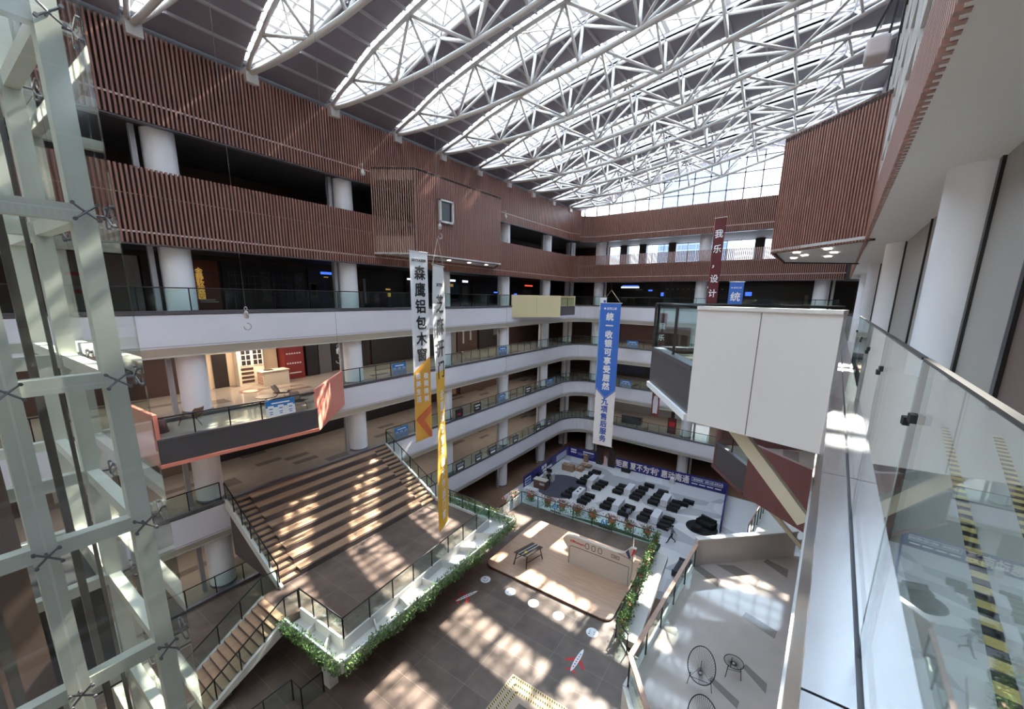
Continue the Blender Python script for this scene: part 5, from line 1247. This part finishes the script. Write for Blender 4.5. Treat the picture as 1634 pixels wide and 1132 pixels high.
rod(t, c, u, .9, z1); rod(t, c, u, .9, z0); g = MB(); g.tube((c[0], c[1], z1), (c[0], c[1], roofat(c[0]) + .1), .006, 5); g.build('cable', TRIMG, t)
# dark red banners
def red(c, u, w, z1, z0, lab, figure=False):
    t = thing('hanging_banner', lab, 'banner', (c[0], c[1], z0)); _, p, uu = sheet(t, c, u, w, z0, z1, DRED)
    nr = Vector((uu.y, -uu.x, 0)) * .006
    for i, ch in enumerate('我乐，设计'): text('lettering', ch, w * .78, INKW, t, p + nr + UP * (z1 - 1.15 - 1.02 * i * w / .75), uu, UP, bold=.012)
    if figure:
        b = z0 + .25; q = p + nr
        shape(t, q, uu, [(-.20, b), (.0, b + .05), (.2, b), (.24, b + 1.1), (.17, b + 1.6), (-.17, b + 1.6), (-.24, b + 1.1)], mat('figure_grey', (.45, .43, .47), .7), 'figure_gown'); shape(t, q, uu, [(.09 * math.cos(k * PI / 8), b + 1.86 + .13 * math.sin(k * PI / 8)) for k in range(16)], SKIN, 'figure_head'); shape(t, q, uu, [(-.04, b + 1.6), (.04, b + 1.6), (.04, b + 1.76), (-.04, b + 1.76)], SKIN, 'figure_neck')
    rod(t, c, u, w + .12, z1); g = MB(); g.tube((c[0], c[1], z1), (c[0], c[1], roofat(c[0])), .006, 5); g.build('cable', TRIMG, t)
red((-5.04, 34.0), (1, -.3), .78, H + 5.85, H - 5.0, 'tall dark red banner with white Chinese lettering, rising above the off-white box')
red((-8.95, 36.0), (1, -.2), .72, H - 1.15, H - 10.3, 'dark red banner with a standing grey figure, left of the jutting glass corner', True)
c = (-4.1, 40.0); t = thing('hanging_banner', 'blue banner whose head shows just above the off-white box', 'banner', (c[0], c[1], H - 3)); _, p, uu = sheet(t, c, (1, 0), 1.1, H - 3, H + 1.55, BLUEB)
text('lettering', '统', .8, INKW, t, p + UP * (H + .25) + Vector((0, -.006, 0)), uu, UP, bold=.02); text('logo', '● 居然之家', .16, INKW, t, p + UP * (H + 1.05) + Vector((0, -.006, 0)), uu, UP, bold=.002)
rod(t, c, (1, 0), 1.2, H + 1.55); g = MB(); g.tube((c[0], c[1], H + 1.55), (c[0], c[1], roofat(c[0])), .006, 5); g.build('cable', TRIMG, t)
# chain hooks
def hook(x, y, z, lab):
    t = thing('chain_hook', lab, 'hook', (x, y, z), 'hoist hooks')
    g = MB(); g.tube((x, y, z + .42), (x, y, roofat(x)), .004, 5); g.build('cable', TRIMG, t)
    g = MB(); g.lathe((x, y, z + .16), [(.02, -.02), (.055, 0), (.055, .14), (.02, .18)], 12); g.build('block', STRIPE, t, True)
    g = MB(); g.path([(x, y + .09 * math.sin(a), z + .03 - .1 + .09 * math.cos(a)) for a in [PI * .0 + k * PI * 1.5 / 9 for k in range(10)]], .016, 6); g.build('hook', STRIPE, t, True)
    g = MB(); g.path([(x, y + .035 * math.sin(a), z + .40 + .05 * math.cos(a)) for a in [k * 2 * PI / 10 for k in range(10)]], .012, 5, True); g.build('shackle', STRIPE, t, True)
hook(-12, 5.05, H - .82, 'small hoist hook hanging before the white fascia, nearest the elevator')
hook(-12, 7.62, H - 2.05, 'hoist hook hanging just above the coral end panel')
hook(-10.2, 10.55, H + 2.05, 'hoist hook hanging just above the twisted banner')
hook(-12, 17.1, H - 4.05, 'hoist hook hanging low, right of the twisted banner')
hook(-9.5, 40.0, H - 2.0, 'small hoist hook before the back gallery fascia, left one'); hook(-7.0, 41.0, H - 1.3, 'small hoist hook before the back gallery fascia, right one')
# flood lights / cameras on the cladding
def dome(x, y, z, lab):
    x += .13
    t = thing('dome_camera', lab, 'camera', (x, y, z), 'wall cameras')
    g = MB(); g.bar((x - .25, y, z + .55), (x + .08, y, z + .55), .05); g.bar((x + .06, y, z + .55), (x + .06, y, z + .25), .04); g.build('bracket', PWHITE, t)
    g = MB(); g.lathe((x + .06, y, z), [(.02, -.16), (.12, -.12), (.15, 0), (.14, .1), (.05, .26)], 16); g.build('housing', PWHITE, t, True)
dome(-23.75, 17.55, H + 7.5, 'white dome camera on a bracket above the second white column'); dome(-23.75, 33.2, H + 7.4, 'small white dome camera right of the timber bay')
t = thing('hanging_projector', 'pale grey projector hung on black straps beside the right upper wall', 'projector', (1.0, 14.5, H + 6.0))
g = MB(); g.box((.72, 14.2, H + 5.9), (1.18, 14.8, H + 6.35)); o = g.build('housing', STRIPE, t); md = o.modifiers.new('bevel', 'BEVEL'); md.width = .08; md.segments = 3
for s in (-.18, .18): g = MB(); g.bar((.95 + s, 14.5, H + 6.35), (1.25, 14.5, H + 7.6), .05); g.build('strap', BLACK, t)
g = MB(); g.bar((1.25, 14.5, H + 7.55), (1.25, 14.5, H + 10.6), .03); g.build('hanger', BLACK, t)

# ================================================================== NEAR RIGHT: glass panels on the ledge, tape, floor
js = [-1.65, -.58, .48, 1.55, 2.62, 3.68, 4.75, 5.88]
for i, (a, b) in enumerate(zip(js, js[1:])):
    if b < 0: continue
    xa, xb = xr(a) + .135, xr(b) + .135
    t = thing('balustrade_panel', f'{["", "nearest", "second", "third", "fourth", "fifth", "sixth"][i]} clear glass balustrade panel on the steel ledge, from the bottom right corner', 'balustrade', (xa, a, H - 1.14))
    g = MB(); g.extrude([(xa, a + .008, H - 1.12), (xb, b - .008, H - 1.12), (xb, b - .008, H - .155), (xa, a + .008, H - .155)], (.014, 0, 0)); g.build('glass', GLASSC, t)
    g = MB(); g.bar((xa + .007, a + .008, H - .15), (xb + .007, b - .008, H - .15), .014, .007); g.build('top_trim', DARKM, t)
    g = MB(); g.extrude([(xb, b - .018, H - 1.12), (xb, b - .006, H - 1.12), (xb, b - .006, H - .155), (xb, b - .018, H - .155)], (.014, 0, 0)); g.build('edge', mat('glass_edge', (.03, .06, .055), .2), t)
    for z in (H - .31,):
        for s in (.05,):
            g = MB(); y = b - s; x = xr(y) + .135; g.box((x - .008, y - .016, z - .012), (x + .022, y + .016, z + .012)); g.build('clamp', BLACK, t)
            if True: g = MB(); y = a + s; x = xr(y) + .135; g.box((x - .008, y - .016, z - .042), (x + .022, y + .016, z - .018)); g.build('clamp', BLACK, t)
def tape(a, b, w, label):
    a = Vector((*a, 0)); b = Vector((*b, 0)); d = (b - a); L = d.length; d /= L; s = Vector((-d.y, d.x, 0)) * w / 2
    g = MB(); n = int(L / .065)
    for k in range(n):
        g.mi = k % 2; p = a + d * (.065 * k); q = p + d * .065; z = UP * (H - 1.2)
        g.prism([(p - s).xy, (p + s).xy, (q + s).xy, (q - s).xy], H - 1.2, H - 1.196)
    o = g.build('hazard_tape', [YEL, INK], None, shift=(a.x, a.y, H - 1.2)); tag(o, label, 'tape')
tape((.62, 1.2), (1.42, 5.6), .055, 'black and yellow hazard tape on the white floor behind the glass, left strip'); tape((.95, 2.0), (1.75, 5.5), .062, 'black and yellow hazard tape on the white floor behind the glass, right strip')

# ================================================================== STRING CHAIRS
def string_chair(name, label, cat, loc, rz, table=False):
    t = thing(name, label, cat, loc, None, rz)
    def lobj(nm, mb, m, sm=True):
        me = bpy.data.meshes.new(nm); me.from_pydata([tuple(v) for v in mb.v], [], mb.f); me.materials.append(m); o = bpy.data.objects.new(nm, me); COL.objects.link(o); o.parent = t
        if sm: me.polygons.foreach_set('use_smooth', [True] * len(me.polygons))
        return o
    n = 44
    if table: rim = [Vector((.25 * math.cos(a), .25 * math.sin(a), .46)) for a in [2 * PI * k / n for k in range(n)]]; hub = Vector((0, 0, .40)); hr = .04
    else:
        rim = []
        for k in range(n):
            a = 2 * PI * k / n; x = .37 * math.cos(a); s = math.sin(a)
            v = .5 + .5 * s                                             # 0 front .. 1 top of the back
            rim.append(Vector((x, -.40 + .80 * v - .0 * v, .36 + .60 * v ** 1.25)))
        hub = Vector((0, .06, .30)); hr = .05
    g = MB(); g.path(rim, .014 if not table else .011, 7, True); lobj('hoop', g, BLACK)
    g = MB(); 
    for k, p in enumerate(rim):
        a = 2 * PI * k / n; q = hub + Vector((hr * math.cos(a), hr * math.sin(a) * .9, hr * math.sin(a) * (.35 if not table else 0)))
        mid = p.lerp(q, .5) - UP * (.05 if not table else .01)
        g.path([p, mid, q], .0042, 4)
    lobj('strings', g, BLACK)
    g = MB(); g.lathe(hub, [(hr * .9, -.012), (hr * .9, .012)], 16); lobj('hub', g, STRIPE if not table else STRIPE)
    L = [(-.33, -.2), (.33, -.2), (0, .34)] if not table else [(-.2, -.14), (.2, -.14), (0, .24)]
    for (x, y) in L:
        g = MB(); zt = .42 if table else (.42 if y < 0 else .55); g.tube((x * .8, y * .8, zt), (x, y, 0), .010, 7); lobj('leg', g, BLACK)
    g = MB(); z = .28; g.path([(L[k][0] * .87, L[k][1] * .87, z) for k in range(3)], .008, 6, True); lobj('leg_ring', g, BLACK)
    return t
zc = LV[3] + .016
for (px, py, dx, dy, nm, lab, cat, rz, tb_, sc) in ((1116, 1090, 0, .0, 'string_chair', 'black string chair with tall oval back beside the small string table', 'chair', .12, False, 1.0),
                                        (1118, 1178, 0, .0, 'string_chair', 'black string chair cut off by the bottom edge, second of the two', 'chair', .35, False, 1.0),
                                        (1168, 1077, 0, .0, 'string_table', 'small round black string side table on the tiled right balcony', 'table', .3, True, 1.05)):
    p = at_z(px, py, zc); t = string_chair(nm, lab, cat, (p.x + dx, p.y + dy, zc), rz, tb_); t.scale = (sc, sc, sc * .95)

# ================================================================== LOUNGE CHAIRS ON THE CORAL BALCONY
def shell_chair(label, loc, rz):
    t = thing('shell_chair', label, 'chair', loc, 'bent wood shell chairs', rz)
    wd = mat('walnut', (.15, .075, .045), .35)
    def grid(nm, f, m, n=8, k=8, th=.02):
        g = MB(); P = [f(i / n, j / k) for i in range(n + 1) for j in range(k + 1)]
        me = bpy.data.meshes.new(nm); me.from_pydata(P, [], [(i * (k + 1) + j, i * (k + 1) + j + 1, (i + 1) * (k + 1) + j + 1, (i + 1) * (k + 1) + j) for i in range(n) for j in range(k)])
        me.materials.append(m); me.polygons.foreach_set('use_smooth', [True] * len(me.polygons)); o = bpy.data.objects.new(nm, me); COL.objects.link(o); o.parent = t; md = o.modifiers.new('s', 'SOLIDIFY'); md.thickness = th; return o
    grid('seat', lambda a, b: ((a - .5) * (.86 - .1 * b), -.4 + .72 * b, .40 - .06 * b + .16 * (2 * a - 1) ** 2), wd)
    grid('seat_pad', lambda a, b: ((a - .5) * .6, -.3 + .55 * b, .43 - .06 * b + .08 * (2 * a - 1) ** 2), SHOPD, th=.03)
    grid('backrest', lambda a, b: ((a - .5) * (.44 + .1 * math.sin(b * PI)), .24 + .26 * b, .40 + .44 * b + .03 * (2 * a - 1) ** 2), wd)
    for (x, y, tx, ty, tz) in ((-.3, -.28, -.36, -.42, 0), (.3, -.28, .36, -.42, 0), (0, .2, 0, .52, 0)):
        me = MB(); me.tube((x, y, .38), (tx, ty, tz), .03, 8, .018); o = bpy.data.meshes.new('leg'); o.from_pydata([tuple(v) for v in me.v], [], me.f); o.materials.append(wd); q = bpy.data.objects.new('leg', o); COL.objects.link(q); q.parent = t
    return t
p = at_z(310, 678, LV[4]); shell_chair('bent wood shell chair beside the white column on the coral balcony', (p.x - .1, p.y, LV[4]), -1.2)
p = at_z(476, 652, LV[4]); shell_chair('bent wood shell chair facing the corner, nearer the coral end panel', (p.x, p.y, LV[4]), 1.4)
p = at_z(458, 640, LV[4]); shell_chair('bent wood shell chair behind another near the coral end panel', (p.x - .5, p.y, LV[4]), 2.2)
p = at_z(440, 645, LV[4]); t = thing('coffee_table', 'low round wooden coffee table between the shell chairs', 'table', (p.x - .4, p.y - .3, LV[4]))
g = MB(); q = (p.x - .4, p.y - .3, LV[4]); g.lathe(q, [(.5, .40), (.5, .44)], 28); smooth_by_angle(g.build('top', mat('walnut', (.15, .075, .045), .35), t)); g = MB(); g.lathe(q, [(.25, 0), (.05, .05), (.05, .40)], 20); g.build('pedestal', SHOPB, t)
p = at_z(257, 690, LV[4]); t = thing('cone_stool', 'dark red cone shaped stool at the elevator end of the coral balcony', 'stool', (p.x, p.y, LV[4]))
g = MB(); g.lathe((p.x, p.y, LV[4]), [(.30, 0), (.2, .55), (.17, .62)], 20); g.build('body', MAROON, t, True); g = MB(); g.lathe((p.x, p.y, LV[4]), [(.18, .62), (.16, .66)], 20); g.build('seat', SHOPB, t)
# sign on the coral balcony glass
bd = Vector((-20.3 + 20.9, 11.45 - 4.9)).normalized()
a = Vector((-20.9, 4.9)) + bd * 4.1 ; b = a + bd * 1.35
notice((a.x + .02, a.y), (b.x + .02, b.y), LV[4] + .16, LV[4] + .98, 'large blue headed notice on the coral balcony glass', 3, None, INKW)

# ================================================================== SHOP FRONTS BEHIND THE GALLERIES
SX = XO + .02
def front(L, y0, y1, m, label, name='storefront', items=(), cat='shop front', depth=.12, h=2.93):
    z = LV[L]; t = thing(name, label, cat, (SX + .15, (y0 + y1) / 2, z))
    g = MB(); g.box((SX + .05, y0, z + .01), (SX + .05 + depth, y1, z + h)); g.build('facing', m, t)
    xx = SX + .05 + depth
    for (nm, u0, u1, v0, v1, mm) in items:
        g = MB(); g.box((xx + .005, y0 + (y1 - y0) * u0, z + h * v0), (xx + .03, y0 + (y1 - y0) * u1, z + h * v1)); g.build(nm, mm, t)
    return t
GR = mat('shop_grey', (.10, .095, .10), .4); LT = mat('shop_light', (.34, .32, .30), .5); PTN = mat('pattern_stone', (.075, .07, .068), .5, noise=.8, scale=6); RUST = mat('poster_rust', (.22, .06, .03), .5)
front(5, 4.0, 7.6, LT, 'pale grey shop hoarding with two red labels, beside the elevator', items=[('red_label', .2, .42, .60, .66, INKR), ('red_label', .25, .46, .30, .36, INKR)])
front(5, 7.7, 9.0, SHOPB, 'dark brown doorway beside the first white column')
t = front(5, 9.6, 11.4, RUST, 'rust coloured shop poster with vertical golden lettering', items=[('small_print', .35, .8, .18, .20, INKW), ('small_print', .35, .9, .14, .16, INKW), ('arch', .2, .9, .72, .76, MAROON)])
for i, ch in enumerate('金静软装园'): text('lettering', ch, .42, LITY, t, (SX + .22, 10.35, LV[5] + 2.25 - .37 * i), (0, 1, 0), (0, 0, 1), bold=.01)
grid_items = []
for k in range(5): grid_items.append(('window_bar', .06 + .07 * k, .064 + .07 * k, .2, .82, GR))
for v in (.36, .55, .72): grid_items.append(('window_bar', .05, .40, v, v + .008, GR))
for k in range(5): grid_items.append(('window_bar', .56 + .06 * k, .564 + .06 * k, .2, .82, GR))
for v in (.36, .55, .72): grid_items.append(('window_bar', .54, .82, v, v + .008, GR))
grid_items += [('stone_pier', .42, .53, .15, .85, PTN), ('stone_pier', .84, .97, .15, .85, PTN)]
front(5, 11.6, 17.0, SHOPD, 'black shop front with grey gridded windows and patterned piers', items=grid_items)
front(5, 17.2, 19.2, mat('shop_slate', (.03, .03, .045), .4), 'dark slate shop front with a blue lit sign and framed poster', items=[('lit_sign', .5, .95, .86, .92, LITB), ('sign_arc', .62, .8, .78, .80, LITY), ('poster_frame', .05, .3, .28, .62, GR), ('poster', .08, .27, .3, .6, SHOPD), ('arch_panel', .45, .7, .1, .7, mat('arch_blue', (.03, .035, .09), .5))])
cur = [('curtain_light', .18, .2, .15, .8, LITY), ('curtain', .3, .34, .1, .8, mat('curtain_brown', (.12, .06, .04), .7)), ('curtain', .36, .4, .1, .8, LT), ('curtain', .42, .45, .1, .8, mat('curtain_brown', (.12, .06, .04), .7)), ('lit_mark', .72, .8, .50, .54, LITY), ('lit_mark', .74, .765, .3, .42, LITY), ('lit_mark', .775, .8, .3, .42, LITY), ('lit_sign', .02, .09, .88, .93, LITY)]
front(5, 19.6, 26.0, SHOPD, 'black shop front with warm lit curtains and small amber signs', items=cur)
front(5, 26.6, 29.6, SHOPD, 'black shop front with a pale doorway under a white lit sign', items=[('lit_sign', .05, .4, .84, .89, LITW), ('doorway', .12, .55, .05, .7, GR)])
front(5, 29.8, 35.6, mat('shop_navy', (.012, .018, .05), .4), 'navy shop front with three white lit signs and blue picture posters', items=[('lit_sign', .1, .62, .87, .93, LITW), ('lit_sign', .82, .97, .86, .93, LITW), ('poster', .05, .25, .25, .78, mat('poster_teal', (.10, .26, .34), .5)), ('poster', .3, .72, .25, .78, mat('poster_deep', (.02, .08, .13), .5)), ('poster_block', .32, .68, .2, .42, mat('poster_tan', (.30, .16, .11), .5)), ('poster_sign', .44, .56, .68, .78, LITY), ('doorway', .8, .97, .05, .75, GR)])
front(5, 36.2, 42.0, SHOPD, 'black shop front behind the yellow balcony panel', items=[('lit_sign', .7, .85, .5, .55, LITB)])
front(5, 44.0, 50.5, SHOPD, 'black shop front by the far left corner with a red lit sign', items=[('lit_sign', .5, .8, .85, .9, LITR), ('lit_sign', .1, .2, .45, .5, LITB), ('display', .4, .75, .1, .7, GR)])
# fourth floor: lit furniture shop
front(4, 1, 9.0, SHOPB, 'dark brown shop front left of the lit furniture shop', items=[('doorway', .3, .7, .02, .75, SHOPD)])
z = LV[4]; t = thing('furniture_shop', 'warmly lit furniture shop with cream cabinets on the fourth floor', 'shop front', (SX + .2, 11.7, z))
cr = mat('shop_cream', (.55, .43, .31), .6)
g = MB(); g.box((SX + .02, 9.4, z + .01), (SX + .12, 14.4, z + 3.0)); g.build('back_wall', cr, t)
g = MB(); g.box((SX + .1, 10.4, z + .01), (SX + .2, 11.2, z + 2.2)); g.build('doorway', SHOPD, t)
for k in range(3): g = MB(); g.box((SX + .1, 9.5 + .25 * k, z), (SX + .3, 9.68 + .25 * k, z + 2.9)); g.build('wall_fin', cr, t)
cb = thing('display_cabinet', 'cream display cabinet with glazed doors and dark shelves', 'cabinet', (SX + .6, 12.3, z))
g = MB(); g.box((SX + .15, 11.6, z), (SX + .75, 13.2, z + 2.6)); g.build('body', mat('cabinet_cream', (.66, .58, .47), .5), cb)
for k in range(2):
    g = MB(); g.box((SX + .76, 11.8 + .72 * k, z + 1.35), (SX + .79, 12.4 + .72 * k, z + 2.45)); f = g.build('glazed_door', SHOPD, cb); g = MB()
    for u in (0, .3, .6): g.box((SX + .79, 11.8 + .72 * k + u - .025, z + 1.35), (SX + .81, 11.8 + .72 * k + u + .025, z + 2.45))
    for v in (0, .36, .72, 1.1): g.box((SX + .79, 11.78 + .72 * k, z + 1.33 + v), (SX + .81, 12.42 + .72 * k, z + 1.37 + v))
    g.build('glazing_bars', PWHITE, f)
for k in range(4): g = MB(); g.box((SX + .76, 11.75, z + .2 + .28 * k), (SX + .78, 12.5, z + .36 + .28 * k)); g.build('shelf_opening', SHOPB, cb)
ct = thing('shop_counter', 'cream shop counter with drawers before the display cabinet', 'counter', (SX + 1.6, 13.2, z))
g = MB(); g.box((SX + 1.2, 12.5, z), (SX + 2.0, 14.2, z + .95)); g.build('body', mat('cabinet_cream', (.66, .58, .47), .5), ct); g = MB(); g.box((SX + 1.15, 12.45, z + .95), (SX + 2.05, 14.25, z + 1.0)); g.build('worktop', CORNICE, ct)
for k in range(4): g = MB(); g.box((SX + 1.25, 12.47, z + .12 + .2 * k), (SX + 1.95, 12.5, z + .27 + .2 * k)); g.build('drawer', mat('drawer_rose', (.4, .24, .18), .5), ct)
g = MB(); g.box((SX + 1.4, 12.8, z + 1.0), (SX + 1.8, 13.3, z + 1.04)); o = g.build('tray', SHOPD, None, shift=(SX + 1.6, 13, z + 1.0)); tag(o, 'dark tray lying on the cream shop counter', 'tray')
ld_ = bpy.data.lights.new('shop_lamp', 'AREA'); ld_.energy = 90; ld_.color = (1, .78, .55); ld_.size = 2.0; lo = bpy.data.objects.new('shop_lamp', ld_); COL.objects.link(lo); lo.location = (SX + 2.0, 12.0, z + 2.85)
g = MB(); g.lathe((SX + 2.0, 12.0, z + 2.98), [(.2, 0), (.2, .04)], 16); o = g.build('ceiling_lamp', LAMP, None, shift=(SX + 2.0, 12.0, z + 2.98)); tag(o, 'round ceiling lamp inside the lit furniture shop', 'lamp')
mt = thing('floor_mat', 'round red floor mat before the lit furniture shop', 'mat', (SX + 2.6, 11.4, z)); g = MB(); g.lathe((SX + 2.6, 11.4, z), [(.6, 0), (.6, .012)], 28); g.build('ring', MAROON, mt); g = MB(); g.lathe((SX + 2.6, 11.4, z + .012), [(.42, 0), (.42, .003)], 28); g.build('centre', cr, mt)
front(4, 14.5, 15.9, mat('poster_red', (.16, .015, .015), .4), 'dark red board with rows of small white characters beside the cream counter', 'red_board', cat='board', depth=.9, items=[('row_mark', .1 + .13 * k, .18 + .13 * k, v, v + .035, STRIPE) for v in (.62, .38) for k in range(6)] + [('row_mark', .2, .8, .14, .17, STRIPE), ('row_mark', .35, .6, .9, .92, STRIPE)])
front(4, 16.2, 17.1, SHOPD, 'black upright kiosk with a small lit white screen', 'kiosk', cat='kiosk', depth=.7, items=[('screen', .25, .8, .82, .90, LITW)])
front(4, 17.3, 18.3, GR, 'dark grey cabinet right of the black kiosk', 'locker', cat='cabinet', depth=.5, items=[('mark', .2, .6, .42, .45, RUST)])
t = front(4, 18.6, 22.0, SHOPD, 'black shop front with white lettering behind the second white column', items=[])
text('lettering', '禧', .8, INKW, t, (SX + .22, 20.2, z + 1.9), (0, 1, 0), (0, 0, 1), bold=.02)
front(4, 22.4, 30.0, SHOPD, 'black shop front behind the hanging banners on the fourth floor')
t = front(4, 30.2, 33.4, mat('hoarding_mauve', (.17, .155, .16), .6), 'mauve grey hoarding with dark characters right of the twisted banner', items=[])
text('lettering', '几木几', .62, SHOPD, t, (SX + .22, 31.6, z + 2.1), (0, 1, 0), (0, 0, 1), bold=.01)
front(4, 33.6, 37.0, SHOPB, 'brown shop front with two pale door panes on the fourth floor', items=[('door_pane', .25, .33, .3, .85, LT), ('door_pane', .62, .7, .4, .9, LT)])
front(4, 37.4, 43.0, SHOPD, 'black shop front on the fourth floor between two far columns', items=[('panel', .5, .95, .5, .8, GR)])
front(3, 2, 9.0, mat('shop_dim', (.14, .10, .08), .5), 'dim brown shop front on the third floor behind the elevator', items=[('panel', .1, .45, .1, .9, LT)])
front(3, 9.4, 20.5, SHOPD, 'long black shop front at the back of the wide stairs')
t = front(3, 20.8, 27.5, SHOPD, 'black shop front with two framed picture panels on the third floor', items=[('frame', .03, .42, .28, .82, DARKM), ('picture', .06, .39, .36, .76, GR), ('caption_strip', .06, .39, .30, .36, LT), ('frame', .48, .9, .28, .82, DARKM), ('picture', .51, .87, .36, .76, GR), ('caption_strip', .51, .87, .30, .36, LT)])
front(3, 28.0, 33.5, SHOPB, 'brown shop front with a warm lit recess on the third floor', items=[('recess', .6, .95, .1, .8, mat('warm_recess', (.30, .19, .12), .6)), ('lit_line', .6, .95, .78, .8, LITY)])
front(3, 34.0, 43.0, mat('shop_umber', (.12, .075, .055), .5), 'umber shop front on the third floor between far columns')
front(2, 3, 15, SHOPB, 'dim brown shop front on the second floor under the stairs', items=[('panel', .2, .5, .1, .9, mat('door_ochre', (.30, .20, .11), .6))])
front(2, 20, 43, mat('shop_taupe', (.12, .095, .085), .5), 'plain taupe wall of shops on the second floor')
# back gallery
def bfront(L, x0, x1, m, label, items=(), depth=.12, h=2.93):
    z = LV[L]; t = thing('storefront', label, 'shop front', ((x0 + x1) / 2, YO - .2, z))
    g = MB(); g.box((x0, YO - .05 - depth, z + .01), (x1, YO - .03, z + h)); g.build('facing', m, t)
    for (nm, u0, u1, v0, v1, mm) in items: g = MB(); g.box((x0 + (x1 - x0) * u0, YO - .09 - depth, z + h * v0), (x0 + (x1 - x0) * u1, YO - .055 - depth, z + h * v1)); g.build(nm, mm, t)
    return t
bfront(5, -20.5, -15.2, SHOPD, 'black shop front with a white lit sign at the left of the back gallery', [('lit_sign', .02, .5, .86, .92, LITW), ('lit_sign', .05, .48, .95, .98, LITB), ('lit_mark', .75, .85, .72, .78, LITB), ('lamp_shade', .42, .6, .76, .80, LT)])
bfront(5, -15.0, -6.2, SHOPD, 'wide black shop front with brown doors and small lamps on the back gallery', [('small_lamp', .1 + .075 * k, .125 + .075 * k, .80, .83, LT) for k in range(11)] + [('brown_door', .3, .45, .05, .8, SHOPB), ('brown_door', .48, .6, .05, .8, SHOPB), ('amber_panel', .72, .78, .3, .78, RUST), ('lit_sign', .62, .75, .86, .93, LITW), ('star_mark', .02, .06, .5, .66, LITB)])
bfront(5, -6.0, 5.5, SHOPD, 'black shop front behind the dark red banner on the back gallery', [('lit_mark', .1, .16, .55, .7, LITB), ('pale_figure', .62, .65, .2, .6, LT)])
bfront(4, -20, -4, mat('shop_rosewood', (.09, .035, .03), .5), 'rosewood wall of shops on the fourth floor back gallery')
bfront(3, -21, -15, SHOPD, 'dark shop front with a navy panel on the third floor back gallery', [('navy_panel', .1, .8, .2, .8, mat('panel_navy', (.02, .025, .06), .5))])
bfront(3, -14.8, -9.5, SHOPD, 'dark shop front with red shelves on the third floor back gallery', [('red_shelf', .04, .18, .1, .8, INKR), ('pale_window', .62, .98, .3, .8, mat('pane_pale', (.45, .58, .56), .4))])
bfront(2, -21, -12, mat('shop_stone', (.25, .24, .25), .5), 'pale grey wall of shops on the second floor back gallery')
bfront(2, -11.5, -4, mat('shop_pale', (.42, .47, .50), .4), 'pale bluish shop window on the second floor back gallery', [('white_panel', .3, .6, .1, .85, LITW), ('dark_poster', .62, .74, .05, .8, DRED)])
# counter and posters on the second-floor back gallery
y = 51.8; a = at_y(993, 672, y); t = thing('dark_counter', 'long dark grey counter on the second floor back gallery', 'counter', (a.x + 1.2, y, LV[2]))
g = MB(); g.box((a.x, y - .4, LV[2]), (a.x + 2.6, y + .4, LV[2] + 1.0)); g.build('body', CHAR, t); g = MB(); g.box((a.x - .05, y - .45, LV[2] + 1.0), (a.x + 2.65, y + .45, LV[2] + 1.06)); g.build('top', TRIMG, t)
a = at_y(1071, 690, 50.5); t = thing('standing_poster', 'dark red standing poster on the second floor back gallery by a white column', 'poster', (a.x, 50.5, LV[2]))
g = MB(); g.box((a.x - .5, 50.48, LV[2]), (a.x + .5, 50.56, LV[2] + 2.0)); g.build('sheet', DRED, t); g = MB(); g.box((a.x - .35, 50.46, LV[2] + .9), (a.x + .35, 50.48, LV[2] + 1.5)); g.build('print_mark', INKR, t)

# office tower outside, seen through the end glazing
t = thing('office_tower', 'pale glass office tower standing outside beyond the end glazing', 'building', (-48, 260, 0))
TW_ = mat('tower_glass', (.10, .135, .18), .3); TL = mat('tower_line', (.2, .23, .27), .5)
g = MB(); g.box((-70, 255, -20), (-33, 290, 104)); g.build('walls', TW_, t)
for k in range(24): g = MB(); g.box((-70.2, 254.8, 30 + k * 3.1), (-32.8, 255, 30.6 + k * 3.1)); g.build('floor_band', TL, t)
for k in range(10): g = MB(); g.box((-69 + 4 * k, 254.7, -20), (-68.6 + 4 * k, 255, 104)); g.build('mullion', TL, t)

# fill light added under the slabs to brighten the galleries, no fixtures
for L, e in ((2, 60), (3, 50), (4, 110)):
    zc_ = LV[L + 1] - 2.06
    for k, (x, y, sx_, sy_) in enumerate(((-27.4, 4, .5, 14), (-27.4, 21, .5, 14), (-27.4, 38, .5, 14), (-12, 53.2, 20, .5))):
        d_ = bpy.data.lights.new('gallery_fill', 'AREA'); d_.shape = 'RECTANGLE'; d_.size = sx_; d_.size_y = sy_; d_.energy = e; d_.color = (1, .93, .84)
        o_ = bpy.data.objects.new('gallery_fill', d_); COL.objects.link(o_); o_.location = (x, y, zc_)
